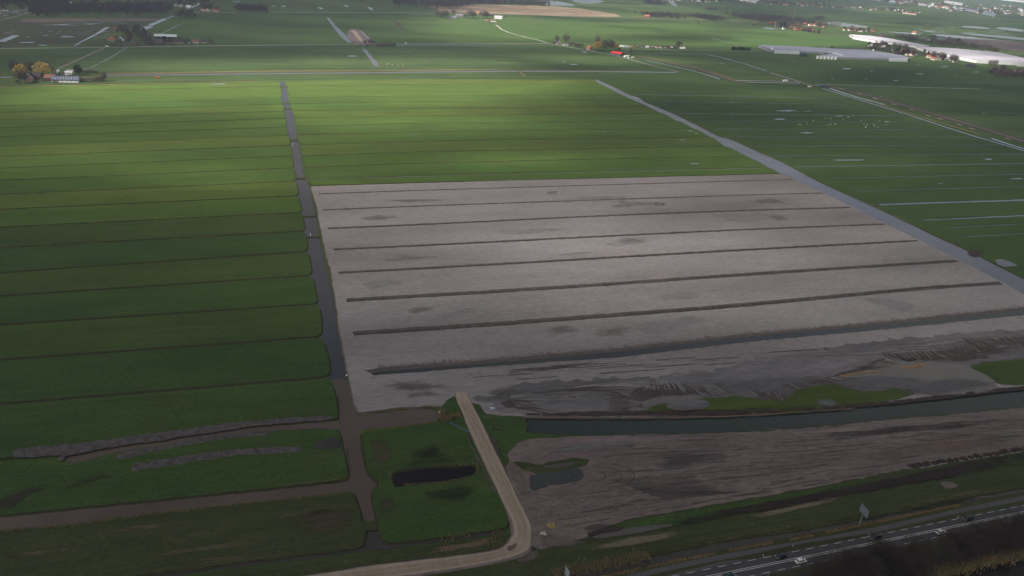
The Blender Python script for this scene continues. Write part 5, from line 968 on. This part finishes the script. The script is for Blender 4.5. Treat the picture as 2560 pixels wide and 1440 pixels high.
# ---------------------------------------------------------------- cars on the road
TYRE=cm((.02,.02,.022)); RIM=cm((.35,.35,.37),.4); CGL=mat('car_glass',(.012,.014,.018),.08,spec=.6); LAMP=mat('headlamp',(.8,.8,.78),.2); REDL=mat('tail_lamp',(.4,.02,.02),.3)
def car(s,n,hd,col,label,L1=4.4,hh=1.46,suv=0,name='car'):
    """s,n: road coordinates; hd=+1 heading right (away), -1 heading left"""
    p=rp(s,n,zb+.02); ang=math.atan2(Dv.y,Dv.x)+(0 if hd>0 else math.pi); root=empty(name,p,ang,label=label,cat='car')
    pm_=mat('car_paint',col,.25,spec=.6); hw=.9; g=.2+.05*suv
    # stations along x (rear -> front): (x, half width, shoulder z, deck z)
    st=[(-L1/2,.72,.62,.70),(-L1/2+.12,.84,.80,.95),(-L1*.38,.9,.86,1.0 if not suv else 1.02),(-L1*.1,.91,.86,.98),(L1*.16,.91,.84,.96),(L1*.3,.9,.78,.90),(L1*.44,.84,.66,.74),(L1/2,.66,.5,.55)]
    b=MB(); v=[]
    for x,w_,zs_,zd in st: v+=[(x,-w_*.93,g+.05),(x,-w_,g+.3),(x,-w_,zs_),(x,-w_*.8,zd),(x,w_*.8,zd),(x,w_,zs_),(x,w_,g+.3),(x,w_*.93,g+.05)]
    m8=len(st); f=[(8*i+j,8*i+(j+1)%8,8*i+8+(j+1)%8,8*i+8+j) for i in range(m8-1) for j in range(8)]+[tuple(range(8))[::-1],tuple(range(8*m8-8,8*m8))]; b.add(v,[q[::-1] for q in f]); part('body',b,pm_,root,True)
    # cabin: glass with painted roof and pillars
    xr=-L1*(.42 if not suv else .46); cab=[(xr,.95),(xr+(.35 if not suv else .16),hh-.06),(-L1*.12,hh),(L1*.06,hh-.05),(L1*.26,.93)]
    b=MB(); v=[]
    for x,z in cab: t=(z-.93)/(hh-.93); w_=.80-.16*t; v+=[(x,-w_,z),(x,w_,z)]
    v+=[(xr,-.80,.9),(xr,.80,.9),(L1*.26,-.80,.9),(L1*.26,.80,.9)]
    b.add(v,[(0,1,3,2),(2,3,5,4),(4,5,7,6),(6,7,9,8),(0,2,4,6,8,12,10),(1,11,13,9,7,5,3)]); part('cabin_glass',b,CGL,root)
    b=MB(); w2=.66; z=hh
    b.add([(cab[1][0]-.02,-w2,cab[1][1]+.015),(cab[1][0]-.02,w2,cab[1][1]+.015),(cab[2][0],w2,z+.03),(cab[2][0],-w2,z+.03),(cab[3][0]+.05,w2,cab[3][1]+.02),(cab[3][0]+.05,-w2,cab[3][1]+.02)],[(0,3,2,1),(3,5,4,2)])
    for sy in (-1,1):
        for (xa,za),(xb,zb_) in ((cab[0],cab[1]),(cab[4],cab[3]),((-L1*.06,.93),(-L1*.08,hh-.01))): b.tube((xa,sy*.81,za),(xb,sy*.655,zb_+.01),.045,n=5)
    part('roof',b,pm_,root)
    for sx in (-.29,.31):
        for sy in (-1,1):
            b=MB(); b.tube((sx*L1,sy*.70,.33),(sx*L1,sy*.92,.33),.33,n=16); w_=part('wheel',b,TYRE,root); b=MB(); b.tube((sx*L1,sy*.915,.33),(sx*L1,sy*.935,.33),.2,n=12); part('rim',b,RIM,w_)
    for sy in (-1,1):
        b=MB(); b.box(L1/2-.22,L1/2-.04,sy*.62-.15,sy*.62+.15,.58,.72); part('headlight',b,LAMP,root); b=MB(); b.box(-L1/2-.01,-L1/2+.12,sy*.66-.13,sy*.66+.13,.72,.88); part('tail_light',b,REDL,root)
        b=MB(); b.box(L1*.17,L1*.17+.16,sy*.98-.08,sy*.98+.08,.92,1.06); part('wing_mirror',b,pm_,root)
    b=MB(); b.box(L1/2-.01,L1/2+.02,-.26,.26,.36,.47); part('number_plate',b,cm((.6,.45,.05)),root)
    return root
def sn(x,y): d=P(x,y,zb)-A0; return d.dot(Dv),d.dot(Nv)
for x,y,hd,c,t,kw in [(1952,1395,-1,(.012,.012,.016),'small black hatchback heading left beside the white car',dict(L1=3.9,hh=1.52,suv=1)),(2191,1349,-1,(.012,.012,.018),'black SUV heading left alone on the upper lane',dict(L1=4.6,hh=1.66,suv=1)),(2423,1303,-1,(.015,.015,.02),'dark car heading left half hidden by branches',dict(L1=4.3,hh=1.5,suv=1)),(2003,1407,1,(.8,.8,.8),'white car heading right on the near lane',dict(L1=4.3,hh=1.45)),(2354,1335,1,(.50,.50,.53),'silver car heading right behind the bare branches',dict(L1=4.4,hh=1.45)),(1823,1443,1,(.015,.06,.075),'dark teal car cut off by the bottom edge',dict(L1=4.5,hh=1.47))]:
    s,n=sn(x,y); car(s,1.35 if hd<0 else 4.95,hd,c,t,**kw)
# reflector posts
for i,(x,y) in enumerate([(1907.5,1391),(1982,1366),(2172,1338.5),(2394.5,1295),(1920,1438)]):
    r_=empty('reflector_post',P(x,y,zb),0,label=['white reflector post left of the black hatchback','white reflector post at the edge of the cycle path','white reflector post left of the black SUV','white reflector post before the dark car behind branches','white reflector post on the near verge by the bottom edge'][i],cat='post',group='white reflector posts along the road')
    b=MB(); b.tube((0,0,0),(0,0,1.1),.09,.07,8); part('pole',b,WFR,r_); b=MB(); b.tube((0,0,.8),(0,0,.95),.095,n=8); part('reflector',b,cm(BLKW),r_)
# big direction sign seen from behind
GALV=cm((.26,.29,.33),.5)
b0=P(2148,1313,.9); r_=empty('road_sign',b0,0,label='large grey road sign on a single post on the verge above the road',cat='road sign')
def sgn(root,hp,w_,h_,yaw,arm=True):
    b=MB(); b.tube((0,0,0),(0,0,hp+h_*.15),.2,.16,10); part('post',b,GALV,root)
    c,s=math.cos(yaw),math.sin(yaw)
    def q(a,d,z): return (a*c-d*s,a*s+d*c,z)
    b=MB(); v=[q(a,d,z) for d in (.25,.33) for a,z in ((-w_/2,hp-h_/2),(w_/2,hp-h_/2),(w_/2,hp+h_/2),(-w_/2,hp+h_/2))]; b.add(v,[(0,1,2,3),(7,6,5,4),(0,4,5,1),(1,5,6,2),(2,6,7,3),(3,7,4,0)]); part('panel',b,cm((.20,.21,.24),.6),root)
    for k in range(8):
        z=hp-h_/2+h_*(k+.5)/8; b=MB(); b.tube(q(-w_/2,.2,z),q(w_/2,.2,z),.05 if k!=4 else .12,n=4); part('rail',b,GALV,root)
    for a in (-w_/4,0,w_/4): b=MB(); b.tube(q(a,.14,hp-h_/2),q(a,.14,hp+h_/2),.05,n=4); part('upright',b,GALV,root)
d_=P(2168,1320,0)-P(2150,1300,0); sgn(r_,6.6,4.6,3.4,math.atan2(d_.y,d_.x))
r_=empty('road_sign',P(1409,1459,.9),0,label='smaller grey road sign on a tall post cut off by the bottom edge',cat='road sign')
b=MB(); b.tube((0,0,0),(0,0,8.1),.13,.1,10); part('post',b,GALV,r_)
b=MB(); 
d_=P(1424,1443,0)-P(1415,1430,0); a_s=math.atan2(d_.y,d_.x); c,s=math.cos(a_s),math.sin(a_s); v=[(a*c-d*s,a*s+d*c,z) for d in (-.04,.04) for a,z in ((.1,4.2),(2.6,4.2),(2.6,7.4),(.1,7.4))]; b.add(v,[(3,2,1,0),(4,5,6,7),(0,1,5,4),(1,2,6,5),(2,3,7,6),(3,0,4,7)]); part('panel',b,cm((.36,.38,.43),.6),r_)
# ---------------------------------------------------------------- bare trees along the road, bottom right
nt_=[]
for i in range(40):
    t=R.random(); x=1985+t*600; yb=lerp(1437,1322,t); y=yb+9+R.random()*(62-26*t)
    if x<2150: y=max(y,yb+lerp(45,16,(x-1985)/165))
    if x>2300: y=min(y,yb+lerp(44,26,(x-2300)/285))
    nt_.append((x,y))
nt_.sort()
for x,y in nt_: tree('near',x,y,R.uniform(6,8.8),R.uniform(8,11),'bare brown tree in the thicket between road and dark water' if x>2200 else 'bare brown tree on the lower road verge near the cars','bare trees between road and dark water',z=.8,meters=True)
# ---------------------------------------------------------------- loose things near the sand road
BPL=cm((.10,.17,.30),.4)
b=MB(); pts=[P(1124,1057,.95),P(1138,1063,.95),P(1152,1070,.95),P(1165,1077,.95),P(1176,1081,.95)]
for p,q in zip(pts,pts[1:]): b.tube(p,q,.16,n=8)
tag(b.build('drain_pipe',BPL),'long thin blue pipe lying on the grass left of sand road','pipe')
b=MB(); b.tube(P(1225,1021,1.3),P(1236,1020.5,1.3),.55,n=14); tag(b.build('culvert_pipe',cm((.45,.52,.60),.5)),'short pale blue culvert pipe at the edge of grey mud','pipe')
b=MB(); b.tube(P(1097,1031.5,.6),P(1103,1031,.6),.6,n=12); b.tube(P(1107,1031,.9),P(1112,1031,.9),.25,n=8); tag(b.build('culvert_outlet',WFR),'white culvert outlet at the end of the brown water','pipe')
b=MB(); b.tube(P(864,940,.5),P(869,937,.9),.22,n=6); b.tube(P(869,937,.9),P(866,936.5,.6),.2,n=6); tag(b.build('broken_pipe',WFR),'small white broken pipe on the ditch bank below the long cutting','pipe')
for x,y,t in ((776,589,'white gate post on the grassy dam across the main ditch'),(732,362,'white gate post at the upper dam across the main ditch')):
    r_=empty('gate_post',P(x,y,.5),0,label=t,cat='gate'); b=MB(); b.tube((0,0,0),(0,0,1.6),.14,n=8); part('post',b,WFR,r_); b=MB(); b.tube((0,0,1.3),(0,-2.2,1.0),.07,n=6); b.tube((0,0,.8),(0,-2.2,.5),.07,n=6); part('rail',b,WFR,r_)
berm('plant_heap',[(1368,1316),(1374,1314),(1382,1316),(1388,1318)],2.2,1.2,cm((.30,.20,.09)),.66,'heap of yellow dead plants at the edge of the brown mud','plant heap',amp=.9,step=.5,kind=None)
berm('plant_heap',[(1417,1307),(1421,1306),(1424,1308)],1.2,.8,cm((.30,.20,.09)),.66,'small tuft of yellow dead plants on the brown mud','plant heap',amp=.9,step=.4,kind=None)
b=MB()
for k in range(14):
    q=P(1350+R.uniform(0,16),1331+R.uniform(0,6),.8); s=R.uniform(.3,.8); an=R.random()*3; c,d=math.cos(an)*s,math.sin(an)*s; h_=R.uniform(.15,.35)
    b.add([q+Vector((c,d,0)),q+Vector((-d*.6,c*.6,0)),q+Vector((-c,-d,0)),q+Vector((d*.6,-c*.6,0))]+[q+Vector((c,d,h_)),q+Vector((-d*.6,c*.6,h_*.7)),q+Vector((-c,-d,h_)),q+Vector((d*.6,-c*.6,h_))],[(4,5,6,7),(0,4,7,3),(0,1,5,4),(1,2,6,5),(2,3,7,6)])
tag(b.build('rubble_heap',cm((.45,.42,.40))),'pale broken slabs beside the bend of the sand road','rubble')
MDK=cm((.03,.024,.018))
b=MB(); l=W([(1229,1074),(1240,1076),(1252,1077),(1252,1072),(1240,1071),(1230,1070)],.72); b.add(l,up(l,tess([l]))); tag(b.build('dug_hole',MDK),kind='structure')
berm('spoil_heap',[(28,1133),(110,1127),(186,1122),(232,1114),(276,1108),(332,1099),(398,1091),(498,1076),(598,1062),(714,1051),(836,1043)],(7.5,3.5),.8,MOUND,.68,'long grey clay spoil ridge along the far bank of the muddy ditch','spoil heap',amp=.9,kind=None)
berm('spoil_heap',[(160,1150),(150,1146),(165,1136),(230,1122),(300,1110)],2.,.8,MOUND,.68,'thin clay lip at the blind end of the muddy ditch','spoil heap',amp=.8,kind=None)
berm('spoil_heap',[(289,1142),(332,1135),(398,1120),(498,1100),(598,1088),(680,1085)],(5,2.5),.8,MOUND,.68,'low broken clay ridge on the near bank of the muddy ditch','spoil heap',amp=1.,kind=None)
berm('spoil_heap',[(328,1167),(365,1165),(415,1156),(498,1143),(560,1135),(591,1130),(640,1129),(660,1127),(757,1122)],(5.,4.2),1.3,MOUND,.68,'long lumpy clay ridge lying in the middle of the meadow','spoil heap',amp=.8,kind=None)
berm('spoil_heap',[(786,1116),(810,1112),(832,1108),(850,1105)],(4,9),1.6,cm((.050,.045,.045)),.68,'dark rounded clay mound beside the main ditch','spoil heap',amp=.7,kind=None,step=.9)
berm('straw_heap',[(2252,921),(2280,917),(2316,911)],2.4,.9,cm((.25,.15,.08)),zS+.1,'orange reed heap on the muddy pool','plant heap',amp=.9,step=.8,kind=None); berm('straw_heap',[(2098,941),(2130,935),(2170,929),(2205,929)],2.,.7,cm((.22,.14,.08)),zS+.1,'long orange reed heap at the left of muddy pool','plant heap',amp=.9,step=.8,kind=None)
# sand heaps along the dark track on the right
for i,(x,y) in enumerate([(2104,222),(2149,235),(2189,247),(2235,261),(2279,274),(2320,289),(2350,297),(2400,312),(2430,322),(2520,347)]):
    berm('sand_heap',[(x-7,y-1.5),(x,y),(x+7,y+2)],3,1.,cm((.24,.20,.165)),.6,'pale sand heap beside the dark diagonal track, %s from the left'%ORD[i],'sand heap',amp=.5,step=1.5,kind=None)['group']='sand heaps along the dark diagonal track'
berm('earth_heap',[(2062,218),(2068,219),(2074,220)],6,2.5,DBROWN,.6,'dark earth heap at the start of the diagonal track','earth heap',amp=.5,step=1.5,kind=None)
van(2054,217,(.06,.10,.35),'blue and white lorry at the crossroads of the tracks',.2,'lorry',.7,8); van(2024,218,WHT,'white boat-shaped trailer left of the blue lorry',0,'trailer',.7,7)
house(1968,204,4,8,2,3,H2,WHT,LGR,'shed','small white shed by the lane left of crossroads',cat='shed',chim=False,detail=0)
van(395,196,(.35,.12,.04),'lone orange machine parked in the meadow below the watercourse',0,'machine',.3,6)
van(1017-2,109,WHT,'white vehicle by the dug-out yard',.1,'van',.4,3)
# ---------------------------------------------------------------- dams across the main ditch
for x0_,x1_,y in ((702,716,217),(708,722,258),(712,727,271),(727,742,350),(741,761,446),(763,788,540),(771,798,592)):
    plate('dam',W([(x0_-2,y-1.2),(x1_+2,y-1.2),(x1_+2,y+1.6),(x0_-2,y+1.6)],.5),.5,G_wild,BANK,slope=.4,amp=.2,step=1.5,rnd=0)
# ---------------------------------------------------------------- reeds along the banks
def reeds(name,lines,dens,h,spread,m,z=.6,lean=.3,clump=.0,label=None):
    b=MB()
    for ln in lines:
        l=resample(W(ln,z),.5,False,6000)
        for q in l:
            if clump and noise.noise(Vector((q.x*.13,q.y*.13,3.3)))<clump: continue
            for k in range(dens):
                p=q+Vector((R.uniform(-.4,.4),R.gauss(0,spread),0)); hh=h*R.uniform(.4,1.2); t=p+Vector((R.gauss(0,lean)*hh,R.gauss(0,lean)*hh,hh)); a=R.random()*3.14; s=Vector((math.cos(a),math.sin(a),0))*.10*max(1,h)
                b.add([p-s,p+s,t],[(0,1,2)])
    return tag(b.build(name,m),label,'reeds' if label else None,kind='stuff')
reeds('reeds',[[(0,1329),(183,1312),(388,1285),(564,1265),(747,1246),(860,1233)]],7,.9,.45,REED,.7,clump=-.35)
reeds('reeds',[[(890,1033),(925,1035),(1000,1023),(1066,1016),(1090,1019)],[(905,1079),(1000,1068),(1063,1060),(1092,1054)],[(975,1183),(985,1214)],[(1000,1213),(1090,1208),(1155,1198),(1182,1190)],[(1150,1163),(1190,1161),(1196,1172),(1192,1185)]],6,.8,.3,REED,.72,clump=-.15)
reeds('reeds',[[(1098,1045),(1103,1036),(1105,1026)],[(1104,1050),(1110,1040),(1112,1030)],[(1108,1050),(1120,1045),(1150,1040)]],16,1.6,.9,REED,.8)
reeds('reeds',[[(950,1200),(952,1212)],[(650,1213),(760,1210),(868,1196)],[(1210,1045),(1235,1040),(1250,1038)],[(1225,1070),(1250,1070)]],4,.7,.4,REED,.7,clump=0.)
reeds('reeds',[[(1100,1352),(1180,1340),(1262,1330)],[(1110,1372),(1200,1360),(1255,1348)]],7,.9,1.2,REED,.7,clump=-.2)
reeds('reeds',[[(1385,1438),(1410,1432),(1450,1424),(1540,1405),(1620,1388)]],40,1.1,1.3,cm((.27,.21,.12)),.92,clump=-.5); reeds('reeds',[[(1620,1388),(1735,1364),(1854,1341),(2000,1324)],[(2000,1324),(2190,1287),(2400,1243)]],10,.7,1.,CG,.92,clump=-.2)
reeds('reeds',[[(1440,1457),(1520,1440),(1600,1423),(1735,1394),(1854,1371),(2000,1345),(2150,1315),(2300,1283),(2400,1263)]],16,.6,.35,mat('orange_reed',(.30,.19,.10),.9,(.40,.27,.15),.5),.82,clump=-.4)
reeds('reeds',[[(2320,1447),(2380,1425),(2430,1410),(2500,1396),(2560,1380),(2700,1350)]],30,1.6,1.5,REED,.9)
lines=[]
for i in (0,2,4,8,10,11,12,13,14): lines.append([(x,lline(i,x)+1.2) for x in (-100,200,450,690)])
reeds('reeds',lines,4,.6,.25,REED,.6,clump=.1)
reeds('reeds',[[(720+a,yl),(1100,ym),(xr,yr)] for a,yl,ym,xr,yr in ((20,289,288,1650,282),(30,337,328,1730,321),(45,362,351.5,1700,343),(45,389,377.7,1800,365),(50,418,405.7,1860,390))],4,.55,.2,REED,.5,clump=.12)
reeds('reeds',[[(1493,199),(1575,238)],[(1540,221),(1612,256),(1690,288),(1750,317.5),(1794,341)],[(1830,349),(1900,380),(2047,454),(2160,504),(2272,557)]],3,.7,.4,REED,.5,clump=.05)
reeds('reeds',[[(1293,176),(1299,180),(1305,186),(1313,192)]],12,1.6,1.2,REED,.3)
reeds('bank_tufts',[[(848,1046),(850,1060)],[(846,985),(848,1035)],[(868,1120),(874,1185)],[(905,1110),(916,1165)]],4,.5,.3,BANKG,.6)
for p in ALLP:
    for c in KIDS[p.name]: bpy.data.objects.remove(c)
    bpy.data.objects.remove(p)
# ---- bare sapling mess on mud: roots and stones
b=MB()
for k in range(420):
    x=R.uniform(1330,1900); y=R.uniform(1180,1320)
    if R.random()<.7: x=R.uniform(1335,1480); y=R.uniform(1240,1330)
    if y>1335-(x-1335)*.11: continue
    q=P(x,y,.7); s=R.uniform(.06,.16); b.add([q+Vector((s,0,0)),q+Vector((0,s,0)),q+Vector((-s,0,0)),q+Vector((0,-s,0)),q+Vector((0,0,s*1.2))],[(0,1,4),(1,2,4),(2,3,4),(3,0,4)])
tag(b.build('stones',cm((.40,.38,.36))),kind='stuff')
# ================================================================ light, air, clouds
SUN_EL,SUN_AZ=rad(44),rad(205)      # azimuth: direction TO the sun, measured from +X counter-clockwise
sd=Vector((math.cos(SUN_EL)*math.cos(SUN_AZ),math.cos(SUN_EL)*math.sin(SUN_AZ),math.sin(SUN_EL)))
sl=bpy.data.lights.new('sun','SUN'); sl.energy=5; sl.angle=rad(.5); sl.color=(1,.93,.82)
so=bpy.data.objects.new('sun',sl); C.objects.link(so); so.rotation_euler=sd.to_track_quat('Z','Y').to_euler()
w=bpy.data.worlds.new('World'); bpy.context.scene.world=w; w.use_nodes=True; nt=w.node_tree
sky=nt.nodes.new('ShaderNodeTexSky'); sky.sky_type='NISHITA'; sky.sun_disc=False; sky.sun_elevation=SUN_EL
sky.sun_rotation=math.pi/2-SUN_AZ; sky.dust_density=2.; sky.air_density=1.
nt.links.new(sky.outputs[0],nt.nodes['Background'].inputs[0]); nt.nodes['Background'].inputs[1].default_value=.05
sc=bpy.context.scene; sc.view_settings.view_transform='Standard'; sc.view_settings.look='None'; sc.view_settings.exposure=EXPO; sc.view_settings.gamma=1
# sun let through by unseen cloud, shaped for sun patches and darker foreground
SP=[(2250,330,600,170,.07),(820,222,500,34,1.8),(900,265,260,45,.35),(350,228,330,20,.8),(300,265,260,22,.45),(1050,320,260,30,.35),(1250,400,200,26,.25),(560,450,300,30,.22),(350,400,300,30,.12),(1320,72,230,24,1.6),(1650,50,180,30,.75),(1000,158,480,14,.8),(400,165,200,14,.45),(1450,150,300,16,.42),(1560,112,200,9,.5),(1980,100,170,14,1.6),(2100,80,300,30,.45),(2260,24,120,7,1.3),(2350,150,300,20,.25),(1900,235,140,16,.3),(2500,150,200,30,.45),(2500,70,200,30,.35),(1500,15,200,14,.6),(1800,200,300,25,.12),(1500,600,1000,170,.045),(700,310,800,130,.20),(1200,110,1300,75,.13),(1500,600,900,190,.10),(2300,30,400,40,.45),(1240,35,140,14,.5)]
def lit(x,y):
    v=.028+.08*min(1,max(0,(1150-y)/700))
    for a,b,c,d,e in SP:
        q=((x-a)/c)**2+((y-b)/d)**2
        if q<12: v+=e*math.exp(-q)
    v*=1-.75*math.exp(-((x-1450)/260)**2-((y-80)/9)**2)*0
    return v
ZC=1000.; NX,NY=230,230
x0,x1,y0,y1=-2300,4200,-350,6800
cv=[];den=[]
for k,z in ((0,ZC),(1,ZC)):
    for j in range(NY+1):
        for i in range(NX+1):
            gx=lerp(x0,x1,i/NX); gy=y0+(y1-y0)*(j/NY)**1.5
            p=Vector((gx,gy,0)); d=p-Vector((0,0,H)); 
            if d.dot(camF)>50: qx,qy=PX(p)
            else: qx,qy=1280,1600
            L_=min(1,lit(qx,qy)*max(.45,1+(.85 if qy<430 else .35)*noise.fractal(Vector((gx*.003,gy*.007,9.1)),1,2,4))); dn=1-math.sqrt(L_)
            n_=noise.fractal(Vector((gx*.004,gy*.004,k*3)),1,2,4)
            e=min(1,min(i,NX-i,j,NY-j)/6)
            h=(60+90*dn+25*n_)*e*(1 if k else -.35)
            zz=z+h; s=zz/sd.z
            cv.append((gx+sd.x*s,gy+sd.y*s,zz)); den.append(max(0,min(1,dn+.05*n_))*(1 if e>=1 else e))
cf=[]; n1=(NX+1)*(NY+1)
for k in (0,1):
    for j in range(NY):
        for i in range(NX):
            a=k*n1+j*(NX+1)+i; f=(a,a+1,a+NX+2,a+NX+1); cf.append(f if k else f[::-1])
CLD=bpy.data.materials.new('cloud'); CLD.use_nodes=True; nt=CLD.node_tree; N=nt.nodes; L=nt.links
for q in list(N): N.remove(q)
o=N.new('ShaderNodeOutputMaterial'); t=N.new('ShaderNodeBsdfTransparent'); d1=N.new('ShaderNodeBsdfDiffuse'); d2=N.new('ShaderNodeBsdfTranslucent')
d1.inputs[0].default_value=(.55,.55,.57,1); d2.inputs[0].default_value=(CT_,CT_,CT_,1)
ad=N.new('ShaderNodeMixShader'); mx=N.new('ShaderNodeMixShader'); at=N.new('ShaderNodeAttribute'); at.attribute_name='thick'
L.new(d1.outputs[0],ad.inputs[1]); L.new(d2.outputs[0],ad.inputs[2]); ad.inputs[0].default_value=.6
L.new(at.outputs['Fac'],mx.inputs[0]); L.new(t.outputs[0],mx.inputs[1]); L.new(ad.outputs[0],mx.inputs[2]); L.new(mx.outputs[0],o.inputs[0])
cl=mesh('clouds',cv,cf,CLD,smooth=True); a=cl.data.attributes.new('thick','FLOAT','POINT'); a.data.foreach_set('value',den)
tag(cl,kind='stuff')
# haze: one closed box of thin air
if HAZE:
    hb=MB(); hb.box(-9000,12000,-1500,26000,-1,215); hm=bpy.data.materials.new('haze_air'); hm.use_nodes=True; nt=hm.node_tree; nt.nodes.remove(nt.nodes['Principled BSDF'])
    pv=nt.nodes.new('ShaderNodeVolumePrincipled'); pv.inputs['Density'].default_value=HAZE; pv.inputs['Color'].default_value=(.72,.82,1,1); pv.inputs['Anisotropy'].default_value=.3
    nt.links.new(pv.outputs[0],nt.nodes['Material Output'].inputs['Volume']); tag(hb.build('haze',hm),kind='stuff')
